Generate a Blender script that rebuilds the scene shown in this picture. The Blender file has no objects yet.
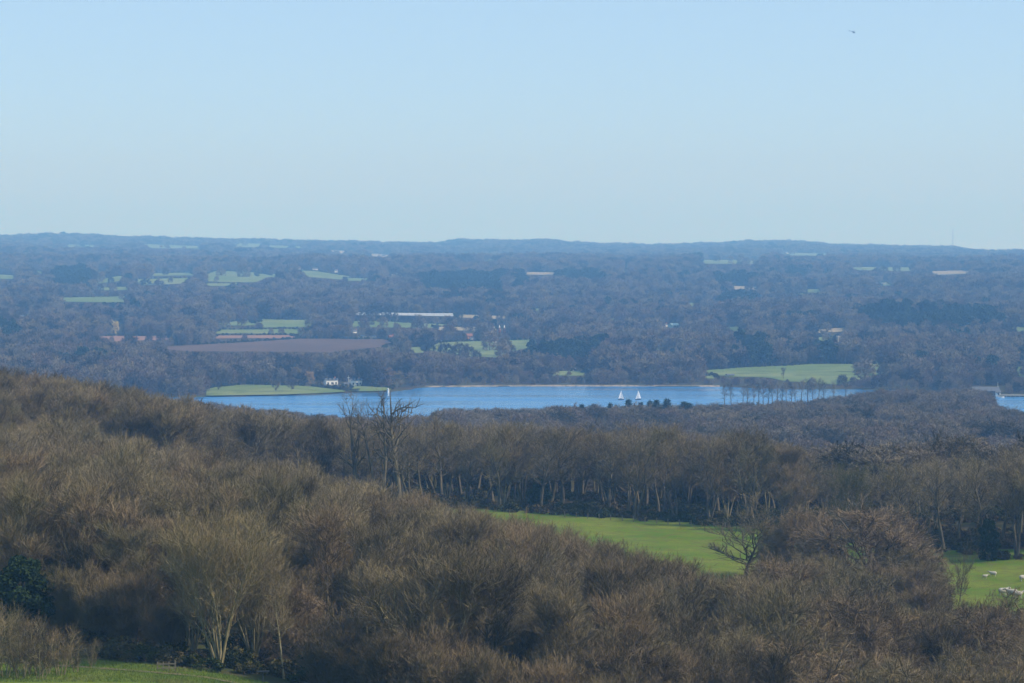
import bpy, math, random
import numpy as np
from mathutils import Vector

# ------------------------------------------------------------------ camera, sky, sun, exposure
F = 2903.0            # focal length in pixels of the 1024 px wide frame
HZ = 232.0            # picture row of the true horizon
CAMZ = 100.0          # camera height above the lake
PITCH = math.atan((341.5 - HZ) / F)
scene = bpy.context.scene
cam_data = bpy.data.cameras.new('camera')
cam_data.sensor_width = 36.0
cam_data.lens = 36.0 * F / 1024.0
cam_data.clip_start = 1.0
cam_data.clip_end = 60000.0
cam = bpy.data.objects.new('camera', cam_data)
scene.collection.objects.link(cam)
cam.location = (0, 0, CAMZ)
cam.rotation_euler = (math.pi / 2 - PITCH, 0, 0)
scene.camera = cam

SUN_AZ, SUN_EL = math.radians(100), math.radians(36)
world = bpy.data.worlds.new('World')
scene.world = world
world.use_nodes = True
wn = world.node_tree.nodes
bg = wn['Background']
sky = wn.new('ShaderNodeTexSky')
sky.sky_type = 'NISHITA'
sky.sun_disc = False
sky.sun_elevation = SUN_EL
sky.sun_rotation = SUN_AZ
sky.altitude = 150
sky.air_density = 0.5
sky.dust_density = 0.3
sky.ozone_density = 2.0
smix = wn.new('ShaderNodeMix'); smix.data_type = 'RGBA'; smix.inputs[0].default_value = 0.5
smix.inputs[7].default_value = (3.6, 5.3, 7.1, 1)
world.node_tree.links.new(sky.outputs[0], smix.inputs[6])
world.node_tree.links.new(smix.outputs[2], bg.inputs[0])
bg.inputs[1].default_value = 0.15
sd = bpy.data.lights.new('sun', 'SUN')
sd.energy = 5.0
sd.angle = math.radians(0.5)
sd.color = (1.0, 0.9, 0.75)
sun = bpy.data.objects.new('sun', sd)
scene.collection.objects.link(sun)
sdir = Vector((math.sin(SUN_AZ) * math.cos(SUN_EL), math.cos(SUN_AZ) * math.cos(SUN_EL), math.sin(SUN_EL)))
sun.rotation_euler = sdir.to_track_quat('Z', 'Y').to_euler()
sun.location = (200, -50, 400)
scene.view_settings.view_transform = 'Standard'
scene.view_settings.look = 'None'
scene.view_settings.gamma = 1.0
scene.view_settings.exposure = 0.06
scene.view_settings.use_curve_mapping = False
scene.render.film_transparent = False
try:
    cy = scene.cycles
    cy.max_bounces = 4
    cy.diffuse_bounces = 2
    cy.glossy_bounces = 2
    cy.transmission_bounces = 2
    cy.volume_bounces = 1
    cy.transparent_max_bounces = 4
    cy.caustics_reflective = False
    cy.caustics_refractive = False
    cy.use_adaptive_sampling = True
    cy.adaptive_threshold = 0.02
    cy.use_denoising = True
    cy.denoiser = 'OPENIMAGEDENOISE'
except Exception:
    pass
HAZE_DENSITY = 0.00018
HAZE_COLOR = (0.21, 0.50, 1.0)

# ------------------------------------------------------------------ helpers
def world_dir(px, row):
    x, y = (px - 512.0) / F, (341.5 - row) / F
    c, s = math.cos(PITCH), math.sin(PITCH)
    return np.array([x, c + y * s, -s + y * c])

def project(x, y, z):
    c, s = math.cos(PITCH), math.sin(PITCH)
    dz = z - CAMZ
    dep = y * c - dz * s
    up = y * s + dz * c
    return 512.0 + F * x / dep, 341.5 - F * up / dep

def tag(o, label=None, cat=None, group=None, kind=None):
    if label: o['label'] = label
    if cat: o['category'] = cat
    if group: o['group'] = group
    if kind: o['kind'] = kind
    return o

def empty(name, loc, rz=0.0, sc=1.0):
    o = bpy.data.objects.new(name, None)
    scene.collection.objects.link(o)
    o.location = loc
    o.rotation_euler = (0, 0, rz)
    o.scale = (sc, sc, sc) if not isinstance(sc, tuple) else sc
    o.empty_display_size = 0.5
    return o

def mesh_np(name, V, Fc, mats, midx=None, smooth=False):
    """V (n,3) float, Fc (m,k) int with one k"""
    me = bpy.data.meshes.new(name)
    V = np.asarray(V, dtype=np.float32); Fc = np.asarray(Fc, dtype=np.int32)
    m, k = Fc.shape
    me.vertices.add(len(V)); me.vertices.foreach_set('co', V.ravel())
    me.loops.add(m * k); me.loops.foreach_set('vertex_index', Fc.ravel())
    me.polygons.add(m)
    me.polygons.foreach_set('loop_start', np.arange(m, dtype=np.int32) * k)
    try:
        me.polygons.foreach_set('loop_total', np.full(m, k, dtype=np.int32))
    except Exception:
        pass
    for mt in mats: me.materials.append(mt)
    if midx is not None: me.polygons.foreach_set('material_index', np.asarray(midx, dtype=np.int32))
    if smooth: me.polygons.foreach_set('use_smooth', np.ones(m, dtype=bool))
    me.update(calc_edges=True)
    return me

def link(name, me, parent=None, loc=None):
    o = bpy.data.objects.new(name, me)
    scene.collection.objects.link(o)
    if parent is not None: o.parent = parent
    if loc is not None: o.location = loc
    return o

class MB:
    def __init__(s): s.v = []; s.f = []
    def box(s, x0, x1, y0, y1, z0, z1):
        n = len(s.v)
        s.v += [(x0,y0,z0),(x1,y0,z0),(x1,y1,z0),(x0,y1,z0),(x0,y0,z1),(x1,y0,z1),(x1,y1,z1),(x0,y1,z1)]
        s.f += [tuple(n+i for i in q) for q in ((0,3,2,1),(4,5,6,7),(0,1,5,4),(1,2,6,5),(2,3,7,6),(3,0,4,7))]
        return s
    def gable(s, x0, x1, y0, y1, z0, z1, over=0.0, th=0.25):
        """pitched roof, ridge along x, as a closed thick shell"""
        ym = (y0 + y1) / 2
        k = (z1 - z0) / (ym - y0)
        ya, yb, za = y0 - over, y1 + over, z0 - over * k
        n = len(s.v)
        for x in (x0 - over, x1 + over):
            s.v += [(x, ya, za), (x, ym, z1), (x, yb, za), (x, yb, za + th), (x, ym, z1 + th), (x, ya, za + th)]
        s.f += [(n,n+1,n+4,n+5),(n+1,n+2,n+3,n+4),(n+6,n+11,n+10,n+7),(n+7,n+10,n+9,n+8)]
        for i in range(6):
            j = (i + 1) % 6
            s.f.append((n+i, n+6+i, n+6+j, n+j))
        return s
    def prism(s, x0, x1, y0, y1, z0, zr):
        """gabled wall block: box plus gable triangle up to zr, ridge along x"""
        return s
    def tube(s, p0, p1, r0, r1, n=8, cap=True):
        p0 = Vector(p0); p1 = Vector(p1); d = (p1 - p0).normalized()
        a = d.orthogonal().normalized(); b = d.cross(a)
        k = len(s.v)
        for p, r in ((p0, r0), (p1, r1)):
            for i in range(n):
                t = 2 * math.pi * i / n
                s.v.append(tuple(p + a * (r * math.cos(t)) + b * (r * math.sin(t))))
        for i in range(n):
            j = (i + 1) % n
            s.f.append((k+i, k+j, k+n+j, k+n+i))
        if cap:
            s.f.append(tuple(k + i for i in reversed(range(n))))
            s.f.append(tuple(k + n + i for i in range(n)))
        return s
    def poly(s, pts):
        n = len(s.v); s.v += [tuple(p) for p in pts]; s.f.append(tuple(range(n, n + len(pts)))); return s
    def build(s, name, mat, parent=None, smooth=False):
        me = bpy.data.meshes.new(name)
        me.from_pydata(s.v, [], s.f); me.materials.append(mat)
        if smooth:
            for p in me.polygons: p.use_smooth = True
        me.update()
        return link(name, me, parent)

# ------------------------------------------------------------------ materials
def mat_base(name, rough=0.9, spec=0.1):
    m = bpy.data.materials.new(name); m.use_nodes = True
    b = m.node_tree.nodes['Principled BSDF']
    b.inputs['Roughness'].default_value = rough
    b.inputs['Specular IOR Level'].default_value = spec
    return m, m.node_tree.nodes, m.node_tree.links, b

def plain(name, col, rough=0.8, spec=0.2, var=0.12, scale=1.5):
    m, n, l, b = mat_base(name, rough, spec)
    tc = n.new('ShaderNodeTexCoord'); nz = n.new('ShaderNodeTexNoise'); nz.inputs['Scale'].default_value = scale
    nz.inputs['Detail'].default_value = 4
    r = n.new('ShaderNodeValToRGB')
    r.color_ramp.elements[0].color = tuple(c * (1 - var) for c in col) + (1,)
    r.color_ramp.elements[1].color = tuple(min(1, c * (1 + var)) for c in col) + (1,)
    r.color_ramp.elements[0].position = .3; r.color_ramp.elements[1].position = .7
    l.new(tc.outputs['Object'], nz.inputs['Vector']); l.new(nz.outputs[0], r.inputs[0]); l.new(r.outputs[0], b.inputs['Base Color'])
    return m

def mixrgb(n, l, f, a, b_):
    x = n.new('ShaderNodeMix'); x.data_type = 'RGBA'
    for i, v in ((0, f), (6, a), (7, b_)):
        if hasattr(v, 'links') or isinstance(v, bpy.types.NodeSocket): l.new(v, x.inputs[i])
        elif i == 0: x.inputs[0].default_value = v
        else: x.inputs[i].default_value = tuple(v) + (1,)
    return x.outputs[2]

def twig_mat(name, cols, wscale=0.02, trans=0.0):
    """colour differs from tree to tree (object random) and slowly over the land"""
    m, n, l, b = mat_base(name, 0.85, 0.15)
    oi = n.new('ShaderNodeObjectInfo')
    r = n.new('ShaderNodeValToRGB'); cr = r.color_ramp
    cr.elements[0].color = tuple(cols[0]) + (1,); cr.elements[0].position = 0
    cr.elements[1].color = tuple(cols[-1]) + (1,); cr.elements[1].position = 1
    for i, c in enumerate(cols[1:-1]):
        e = cr.elements.new((i + 1) / (len(cols) - 1)); e.color = tuple(c) + (1,)
    g = n.new('ShaderNodeNewGeometry'); nz = n.new('ShaderNodeTexNoise'); nz.inputs['Scale'].default_value = wscale
    nz.inputs['Detail'].default_value = 3
    l.new(g.outputs['Position'], nz.inputs['Vector'])
    ad = n.new('ShaderNodeMath'); ad.operation = 'MULTIPLY_ADD'
    l.new(nz.outputs[0], ad.inputs[0]); ad.inputs[1].default_value = 2.3
    mu = n.new('ShaderNodeMath'); mu.operation = 'MULTIPLY_ADD'
    l.new(oi.outputs['Random'], mu.inputs[0]); mu.inputs[1].default_value = 0.9; mu.inputs[2].default_value = -1.1
    l.new(mu.outputs[0], ad.inputs[2])
    l.new(ad.outputs[0], r.inputs[0]); l.new(r.outputs[0], b.inputs['Base Color'])
    return m

def ground_mat(name, c0, c1, c2, s0=0.02, s1=0.3, bump=0.3):
    m, n, l, b = mat_base(name, 0.95, 0.05)
    g = n.new('ShaderNodeNewGeometry')
    a = n.new('ShaderNodeTexNoise'); a.inputs['Scale'].default_value = s0; a.inputs['Detail'].default_value = 6
    d = n.new('ShaderNodeTexNoise'); d.inputs['Scale'].default_value = s1; d.inputs['Detail'].default_value = 8
    l.new(g.outputs['Position'], a.inputs['Vector']); l.new(g.outputs['Position'], d.inputs['Vector'])
    r = n.new('ShaderNodeValToRGB')
    r.color_ramp.elements[0].position = .38; r.color_ramp.elements[1].position = .62
    r.color_ramp.elements[0].color = tuple(c0) + (1,); r.color_ramp.elements[1].color = tuple(c1) + (1,)
    l.new(a.outputs[0], r.inputs[0])
    r2 = n.new('ShaderNodeValToRGB')
    r2.color_ramp.elements[0].position = .45; r2.color_ramp.elements[1].position = .7
    r2.color_ramp.elements[0].color = (0, 0, 0, 1); r2.color_ramp.elements[1].color = (1, 1, 1, 1)
    l.new(d.outputs[0], r2.inputs[0])
    out = mixrgb(n, l, r2.outputs[0], r.outputs[0], c2)
    l.new(out, b.inputs['Base Color'])
    bp = n.new('ShaderNodeBump'); bp.inputs['Strength'].default_value = bump; bp.inputs['Distance'].default_value = 0.3
    l.new(d.outputs[0], bp.inputs['Height']); l.new(bp.outputs[0], b.inputs['Normal'])
    return m

M = {}
M['litter'] = ground_mat('leaf_litter', (0.055, 0.042, 0.026), (0.05, 0.06, 0.022), (0.085, 0.065, 0.04), 0.03, 0.4)
M['grass'] = ground_mat('meadow_grass', (0.085, 0.15, 0.012), (0.155, 0.185, 0.028), (0.12, 0.125, 0.03), 0.09, 0.55)
M['grassfar'] = ground_mat('pasture_grass', (0.12, 0.175, 0.055), (0.19, 0.22, 0.09), (0.10, 0.14, 0.05), 0.012, 0.05)
M['soil'] = ground_mat('red_soil', (0.25, 0.14, 0.10), (0.2, 0.12, 0.09), (0.28, 0.17, 0.12), 0.01, 0.08)
M['brown'] = ground_mat('brown_soil', (0.10, 0.065, 0.048), (0.13, 0.085, 0.062), (0.085, 0.06, 0.045), 0.01, 0.08)
M['tan'] = ground_mat('stubble', (0.26, 0.22, 0.14), (0.34, 0.28, 0.19), (0.22, 0.21, 0.12), 0.01, 0.08)
M['path'] = ground_mat('trodden_earth', (0.2, 0.15, 0.1), (0.16, 0.13, 0.08), (0.1, 0.13, 0.04), 0.2, 0.8)
M['shore'] = ground_mat('shore_stone', (0.22, 0.19, 0.14), (0.34, 0.28, 0.22), (0.12, 0.11, 0.07), 0.03, 0.3)

def bark(name, c0, c1, scale=1.2):
    m, n, l, b = mat_base(name, 0.9, 0.1)
    tc = n.new('ShaderNodeTexCoord'); mp = n.new('ShaderNodeMapping'); mp.inputs['Scale'].default_value = (3, 3, .5)
    nz = n.new('ShaderNodeTexNoise'); nz.inputs['Scale'].default_value = scale; nz.inputs['Detail'].default_value = 5
    r = n.new('ShaderNodeValToRGB'); r.color_ramp.elements[0].position = .35; r.color_ramp.elements[1].position = .65
    r.color_ramp.elements[0].color = tuple(c0) + (1,); r.color_ramp.elements[1].color = tuple(c1) + (1,)
    l.new(tc.outputs['Object'], mp.inputs[0]); l.new(mp.outputs[0], nz.inputs['Vector']); l.new(nz.outputs[0], r.inputs[0])
    l.new(r.outputs[0], b.inputs['Base Color'])
    return m
M['bark'] = bark('bark', (0.07, 0.058, 0.04), (0.15, 0.13, 0.085))
M['bark_pale'] = bark('pale_bark', (0.14, 0.125, 0.065), (0.3, 0.26, 0.15))
M['birch'] = bark('birch_bark', (0.25, 0.24, 0.18), (0.5, 0.48, 0.4))
M['twig'] = twig_mat('twigs', [(0.08, 0.063, 0.034), (0.26, 0.205, 0.112), (0.15, 0.128, 0.06), (0.25, 0.18, 0.10), (0.10, 0.08, 0.043), (0.25, 0.2, 0.118)])
M['twig_oak'] = twig_mat('oak_twigs', [(0.12, 0.09, 0.05), (0.25, 0.18, 0.1), (0.15, 0.125, 0.06), (0.22, 0.16, 0.095)])
M['twig_yellow'] = twig_mat('budding_twigs', [(0.21, 0.165, 0.082), (0.25, 0.19, 0.095)])
M['twig_olive'] = twig_mat('olive_twigs', [(0.1, 0.1, 0.035), (0.12, 0.11, 0.04)])
M['twig_far'] = twig_mat('far_twigs', [(0.035, 0.033, 0.022), (0.11, 0.085, 0.055), (0.24, 0.20, 0.13), (0.17, 0.12, 0.095), (0.06, 0.05, 0.038)], 0.006)  # twig browns, range widened to paint shadow bands and sunlit ridges into far woods
M['twig_mid'] = twig_mat('mid_twigs', [(0.06, 0.055, 0.035), (0.17, 0.135, 0.085), (0.22, 0.18, 0.12), (0.17, 0.125, 0.095), (0.08, 0.07, 0.048)], 0.01)
M['bark_dark'] = bark('dark_bark', (0.05, 0.042, 0.03), (0.1, 0.085, 0.06))
M['twig_dark'] = twig_mat('dark_twigs', [(0.12, 0.095, 0.06), (0.17, 0.135, 0.085)])
M['willow'] = twig_mat('willow_twigs', [(0.6, 0.5, 0.2), (0.65, 0.52, 0.22)])
M['orange'] = twig_mat('orange_leaves', [(0.42, 0.26, 0.1), (0.4, 0.27, 0.12)])
M['ever'] = twig_mat('evergreen_leaves', [(0.014, 0.03, 0.008), (0.025, 0.042, 0.010), (0.035, 0.05, 0.012)])
M['conifer'] = twig_mat('conifer_needles', [(0.02, 0.042, 0.025), (0.03, 0.05, 0.028)])
M['hedge'] = twig_mat('hedge_leaves', [(0.03, 0.05, 0.02), (0.05, 0.055, 0.03), (0.06, 0.06, 0.04)])
M['bramble'] = twig_mat('bramble_leaves', [(0.03, 0.045, 0.010), (0.06, 0.06, 0.018), (0.10, 0.075, 0.035)])
M['white'] = plain('white_paint', (0.85, 0.84, 0.8), 0.6, 0.3, 0.05)
M['cream'] = plain('cream_render', (0.6, 0.55, 0.44))
M['brick'] = plain('red_brick', (0.3, 0.13, 0.08))
M['tile'] = plain('roof_tiles', (0.2, 0.09, 0.06))
M['slate'] = plain('slate', (0.1, 0.11, 0.13), 0.6, 0.4)
M['dark'] = plain('dark_metal', (0.03, 0.035, 0.05), 0.5, 0.4)
M['heli'] = plain('hazed_helicopter_paint', (0.12, 0.15, 0.2), 0.5, 0.4)  # dark paint lightened to grey-blue, distance haze is put into the colour
M['glass'] = plain('window_glass', (0.03, 0.04, 0.05), 0.1, 0.6, 0.02)
M['wood'] = plain('weathered_wood', (0.2, 0.17, 0.12))
M['plastic'] = plain('polythene', (0.45, 0.47, 0.5), 0.35, 0.4, 0.05)
M['sheet'] = plain('barn_sheeting', (0.3, 0.42, 0.44), 0.6)
M['stone'] = plain('stone', (0.35, 0.32, 0.26))
M['wool'] = plain('wool', (0.45, 0.42, 0.36), 0.95, 0.0)
M['sail'] = plain('sailcloth', (0.85, 0.85, 0.85), 0.7, 0.2, 0.02)
M['steel'] = plain('galvanised_steel', (0.3, 0.32, 0.35), 0.5, 0.4)
M['blossom'] = plain('blossom', (0.75, 0.72, 0.68), 0.9, 0.0)

# ------------------------------------------------------------------ terrain
COLS = [0, 200, 400, 600, 800, 1000]
SKYL = [(-600,238),(-100,236),(0,235),(55,233.5),(90,234),(120,236),(200,238),(300,240),(400,242),(438,243),(458,239.5),(520,240),(545,238.5),
        (570,242),(640,244.5),(700,243),(740,241),(790,240),(830,244),(900,245.5),(960,247),(975,250.5),(1024,251),(1600,249)]
rows = {
 -2000: [98.3]*6, 0: [98.3]*6, 60: [89]*6, 150: [70]*6,
 280: [57,57,53,48,44,43], 300: [57,57,53,48,44,43], 350: [57,55.5,51.5,47.5,44.5,43.5],
 450: [57,52,46.5,45,44.5,46.5], 520: [57,50,45,44.8,44.3,47], 560: [57,49.5,45,45,44,46],
 620: [56,48,44,43,41,42], 700: [46,41,38,34,31,30], 900: [30,26,22,21,20,20], 1200: [14,12,10,10,10,10],
 1450: [5,4,3,3,3,3], 1600: [2]*6, 1873: [1]*6, 2000: [3]*6, 2300: [6]*6, 2600: [9]*6, 3000: [14]*6, 3500: [22]*6,
 4200: [33]*6, 5000: [43,43,41,41,42,42], 5600: [45,44,41,41,42,42], 6500: [50,46,33,33,36,36], 7500: [58,54,46,42,46,40]}
PXG = np.arange(-1500, 2600, 5.0)
SG = np.linspace(math.log(300.0), math.log(14500.0), 1500)     # s = log(Y + 300)
def _table():
    ys = sorted(k for k in rows)
    sk = np.interp(PXG, [p for p, _ in SKYL], [r for _, r in SKYL])
    T = []
    for y in ys: T.append(np.interp(PXG, COLS, rows[y]))
    for y, k in ((9000, 1.0), (9600, 1.0)):
        ys.append(y); T.append(CAMZ - (sk - HZ) / F * y - 13.0)
    ys.append(12000); T.append(T[-1] - 60)
    ys.append(14500); T.append(T[-1] - 10)
    T = np.array(T)
    Y = np.exp(SG) - 300
    out = np.empty((len(SG), len(PXG)))
    for j in range(len(PXG)): out[:, j] = np.interp(Y, ys, T[:, j])
    k = np.exp(-0.5 * (np.arange(-18, 19) / 7.0) ** 2); k /= k.sum()
    out = np.apply_along_axis(lambda v: np.convolve(np.pad(v, 18, 'edge'), k, 'valid'), 0, out)
    near = (Y < 8000)[:, None]
    k2 = np.exp(-0.5 * (np.arange(-30, 31) / 11.0) ** 2); k2 /= k2.sum()
    sm = np.apply_along_axis(lambda v: np.convolve(np.pad(v, 30, 'edge'), k2, 'valid'), 1, out)
    return np.where(near, sm, out)
TAB = _table()
def at_col(px, Y): return (px - 512.0) / F * Y
LAKE = [(60,1500),(60,1730),(150,1752),(215,1759),(300,1775),(345,1800),(388,1812),(405,1835),(425,1868),(520,1880),(640,1880),(720,1876),(760,1850),(885,1838),
        (960,1800),(1000,1763),(1130,1763),(1130,1560),(1000,1620),(985,1690),(960,1735),(890,1745),(860,1640),(820,1560),(700,1490),(300,1470)]
LAKE_XY = np.array([(at_col(p, y), y) for p, y in LAKE])
def inside(px, py, poly):
    px = np.asarray(px, float); py = np.asarray(py, float)
    r = np.zeros(px.shape, bool); n = len(poly)
    for i in range(n):
        x0, y0 = poly[i]; x1, y1 = poly[(i + 1) % n]
        if y0 == y1: continue
        c = ((y0 > py) != (y1 > py)) & (px < (x1 - x0) * (py - y0) / (y1 - y0) + x0)
        r ^= c
    return r
def dist_poly(x, y, poly):
    d = np.full(np.shape(x), 1e9)
    n = len(poly)
    for i in range(n):
        a = poly[i]; b = poly[(i + 1) % n]
        ex, ey = b[0] - a[0], b[1] - a[1]
        t = np.clip(((x - a[0]) * ex + (y - a[1]) * ey) / (ex * ex + ey * ey), 0, 1)
        d = np.minimum(d, np.hypot(x - a[0] - t * ex, y - a[1] - t * ey))
    return d
def ground(x, y):
    x = np.atleast_1d(np.asarray(x, float)); y = np.atleast_1d(np.asarray(y, float))
    px = 512 + F * x / np.maximum(y, 250.0)
    s = np.log(np.maximum(y, -10.0) + 300.0)
    i = np.clip((s - SG[0]) / (SG[1] - SG[0]), 0, len(SG) - 1.001); j = np.clip((px - PXG[0]) / 5.0, 0, len(PXG) - 1.001)
    i0 = i.astype(int); j0 = j.astype(int); fi = i - i0; fj = j - j0
    z = (TAB[i0, j0] * (1 - fi) + TAB[i0 + 1, j0] * fi) * (1 - fj) + (TAB[i0, j0 + 1] * (1 - fi) + TAB[i0 + 1, j0 + 1] * fi) * fj
    w = np.clip((y - 2100) / 900, 0, 1) * np.clip((8600 - y) / 1200, 0, 1)
    z += w * (5.0 * np.sin(x / 190 + y / 410 + 1) * np.sin(y / 260 + 0.5 * np.sin(x / 300)) + 3.2 * np.sin(y / 145 + x / 260) + 1.6 * np.sin(x / 97 - y / 330))
    w2 = np.clip((y - 250) / 50, 0, 1) * np.clip((1400 - y) / 300, 0, 1)
    z += w2 * 0.5 * np.sin(x / 23 + 1) * np.sin(y / 31)
    d = np.full(z.shape, 999.0)
    m = (y > 1350) & (y < 2000) & (px > -60) & (px < 1250)
    if m.any():
        dd = dist_poly(x[m], y[m], LAKE_XY); ins = inside(x[m], y[m], LAKE_XY)
        zz = z[m]
        z[m] = np.where(ins, -0.4 - np.minimum(dd, 30) * 0.08, 0.5 + (np.maximum(zz, 0.7) - 0.5) * np.clip(dd / 50, 0, 1))
    return z
def g1(x, y): return float(ground([x], [y])[0])
def hit(px, row, ymin=200.0):
    """the point of the land seen at a picture position"""
    d = world_dir(px, row)
    t = np.exp(np.linspace(math.log(ymin), math.log(13000), 6000)) / d[1]
    z = ground(d[0] * t, d[1] * t)
    b = np.nonzero(CAMZ + d[2] * t < z)[0]
    if len(b) == 0: return None
    k = t[b[0]]
    return np.array([d[0] * k, d[1] * k, z[b[0]]])

def make_terrain():
    Y = [-300.0]
    while Y[-1] < 13500: Y.append(Y[-1] + max(5.0, Y[-1] * 0.0042))
    Y = np.array(Y); U = np.linspace(-0.46, 0.46, 300)
    X = U[None, :] * (np.maximum(Y, 0)[:, None] + 420)
    YY = np.repeat(Y[:, None], len(U), 1)
    Z = ground(X.ravel(), YY.ravel())
    V = np.stack([X.ravel(), YY.ravel(), Z], 1)
    a = np.arange(len(Y) - 1)[:, None] * len(U) + np.arange(len(U) - 1)[None, :]
    a = a.ravel()
    Fc = np.stack([a, a + 1, a + len(U) + 1, a + len(U)], 1)
    o = link('ground', mesh_np('ground', V, Fc, [M['litter']], smooth=True))
    tag(o, kind='structure')
make_terrain()

def water_material():
    m, n, l, b = mat_base('lake_water', 0.15, 0.4)
    b.inputs['Base Color'].default_value = (0.015, 0.16, 0.42, 1)
    g = n.new('ShaderNodeNewGeometry')
    mp = n.new('ShaderNodeMapping'); mp.inputs['Scale'].default_value = (0.25, 1.0, 1)
    nz = n.new('ShaderNodeTexNoise'); nz.inputs['Scale'].default_value = 0.35; nz.inputs['Detail'].default_value = 5
    l.new(g.outputs['Position'], mp.inputs[0]); l.new(mp.outputs[0], nz.inputs['Vector'])
    mp2 = n.new('ShaderNodeMapping'); mp2.inputs['Scale'].default_value = (0.004, 0.02, 1)
    n2 = n.new('ShaderNodeTexNoise'); n2.inputs['Scale'].default_value = 1.0; n2.inputs['Detail'].default_value = 4
    l.new(g.outputs['Position'], mp2.inputs[0]); l.new(mp2.outputs[0], n2.inputs['Vector'])
    r = n.new('ShaderNodeMapRange'); r.inputs[1].default_value = 0.35; r.inputs[2].default_value = 0.65; r.inputs[3].default_value = 0.45; r.inputs[4].default_value = 0.95
    l.new(n2.outputs[0], r.inputs[0])
    bp = n.new('ShaderNodeBump'); bp.inputs['Distance'].default_value = 1.0
    l.new(r.outputs[0], bp.inputs['Strength'])
    r2 = n.new('ShaderNodeMapRange'); r2.inputs[1].default_value = 0.38; r2.inputs[2].default_value = 0.62; r2.inputs[3].default_value = 0.06; r2.inputs[4].default_value = 0.32
    l.new(n2.outputs[0], r2.inputs[0]); l.new(r2.outputs[0], b.inputs['Roughness'])
    l.new(nz.outputs[0], bp.inputs['Height']); l.new(bp.outputs[0], b.inputs['Normal'])
    return m
M['water'] = water_material()
mb = MB(); cx = [(-420, 1400), (480, 1400), (480, 1960), (-420, 1960)]
mb.poly([(x, y, 0.0) for x, y in cx])
tag(mb.build('lake_water', M['water']), kind='structure')

# ------------------------------------------------------------------ fields draped on the land
FIELDS = []     # (polygon in picture, material, name, lower edge pushed down for hidden ground)
def fld(mat, pts): FIELDS.append((mat, pts))
fld('grassfar', [(207,389),(225,386.5),(250,385),(300,386),(330,388.5),(346,391),(342,394),(260,396.2),(222,397),(206,396)])
fld('grassfar', [(347,385.5),(392,388),(390,391.6),(348,391.5)])
fld('grassfar', [(700,371),(760,367),(830,364),(897,365),(893,371),(872,377),(838,385),(790,382),(765,378),(730,377),(705,375)])
fld('grassfar', [(1013,367),(1030,366),(1030,378),(1016,377)])
fld('grassfar', [(425,350),(436,343),(545,339.5),(541,346),(512,352),(500,358),(465,357),(440,353)])
fld('grassfar', [(384,348),(424,347),(424,353),(388,353)])
fld('plastic', [(354,312.6),(455,314),(454,316.5),(354,315)])
fld('tan', [(456,314.5),(512,316.5),(510,319.5),(456,317.5)])
fld('grassfar', [(258,319.5),(316,320),(314,327),(262,328)])
fld('grassfar', [(210,324),(250,320.5),(256,325),(225,327)])
fld('grassfar', [(218,330),(312,329),(300,334),(215,334)])
fld('soil', [(75,337),(128,336),(127,341.5),(85,342.5)])
fld('soil', [(129,336.5),(172,336),(168,340),(130,341)])
fld('soil', [(215,335.8),(290,335.5),(300,338),(215,339)])
fld('brown', [(150,348),(300,339),(385,339.5),(400,344),(385,347),(330,353),(260,352),(190,352)])
fld('grassfar', [(350,321.5),(384,321.5),(450,325),(430,328.5),(352,327)])
fld('tan', [(434,327),(500,327),(495,331),(440,331)])
fld('grassfar', [(-20,274),(16,276),(16,280),(-20,279)])
fld('grassfar', [(32,271.5),(45,272.5),(44,275),(33,275)])
fld('grassfar', [(98,284),(108,278.5),(125,276),(121,281.5)])
fld('grassfar', [(135,280),(192,278.5),(184,284),(140,286)])
fld('grassfar', [(205,275),(216,271),(256,273),(272,276),(256,283),(208,282)])
fld('grassfar', [(300,271),(320,272),(352,277),(340,280),(305,277)])
fld('grassfar', [(40,299),(66,298.5),(128,297),(124,303),(66,302.5)])
fld('grassfar', [(10,304),(50,303.5),(48,306),(10,306.5)])
fld('grassfar', [(144,244.5),(200,246.5),(200,249),(150,248)])
fld('grassfar', [(232,243.5),(262,244),(258,247.5),(234,247)])
fld('tan', [(330,250.5),(345,251.5),(344,253.5),(331,253)])
fld('tan', [(368,254),(390,255.5),(388,257.5),(370,256.5)])
fld('tan', [(524,272.4),(556,273),(555,275.6),(525,275)])
fld('grassfar', [(700,260.5),(762,260.5),(758,264),(705,264)])
fld('grassfar', [(682,303),(716,304),(712,308),(690,307)])
fld('tan', [(730,286.5),(760,287.5),(754,290.5),(735,290)])
fld('grassfar', [(848,267.4),(915,268),(912,271.5),(860,270.5)])
fld('tan', [(928,272),(964,271),(975,273.5),(938,275.5)])
fld('grassfar', [(719,327),(742,327),(740,331.5),(722,331.5)])
fld('tan', [(675,328),(702,328),(700,331),(676,331)])
fld('grassfar', [(532,309),(544,309),(543,314),(534,314)])
fld('grassfar', [(648,349),(658,346),(676,344),(673,349.5),(654,351.5)])
fld('grassfar', [(815,337.5),(836,337),(836,343.5),(817,343.5)])
fld('grassfar', [(861,339),(873,340),(870,343.5),(861,343)])
fld('grassfar', [(1004,328),(1030,327),(1030,332),(1006,332)])
fld('grassfar', [(550,371.5),(586,371.5),(583,376),(552,376)])
fld('grassfar', [(704,376.3),(714,376),(714,379.4),(705,379)])
fld('grassfar', [(872,362),(884,362),(880,366),(870,366)])
fld('tan', [(800,331),(845,328),(850,331.5),(805,334)])
fld('grassfar', [(60,318),(78,317),(80,320),(62,321)])
fld('grassfar', [(780,253),(830,254),(825,256),(785,255.5)])
fld('grassfar', [(805,290),(822,290),(820,293),(806,293)])
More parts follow.
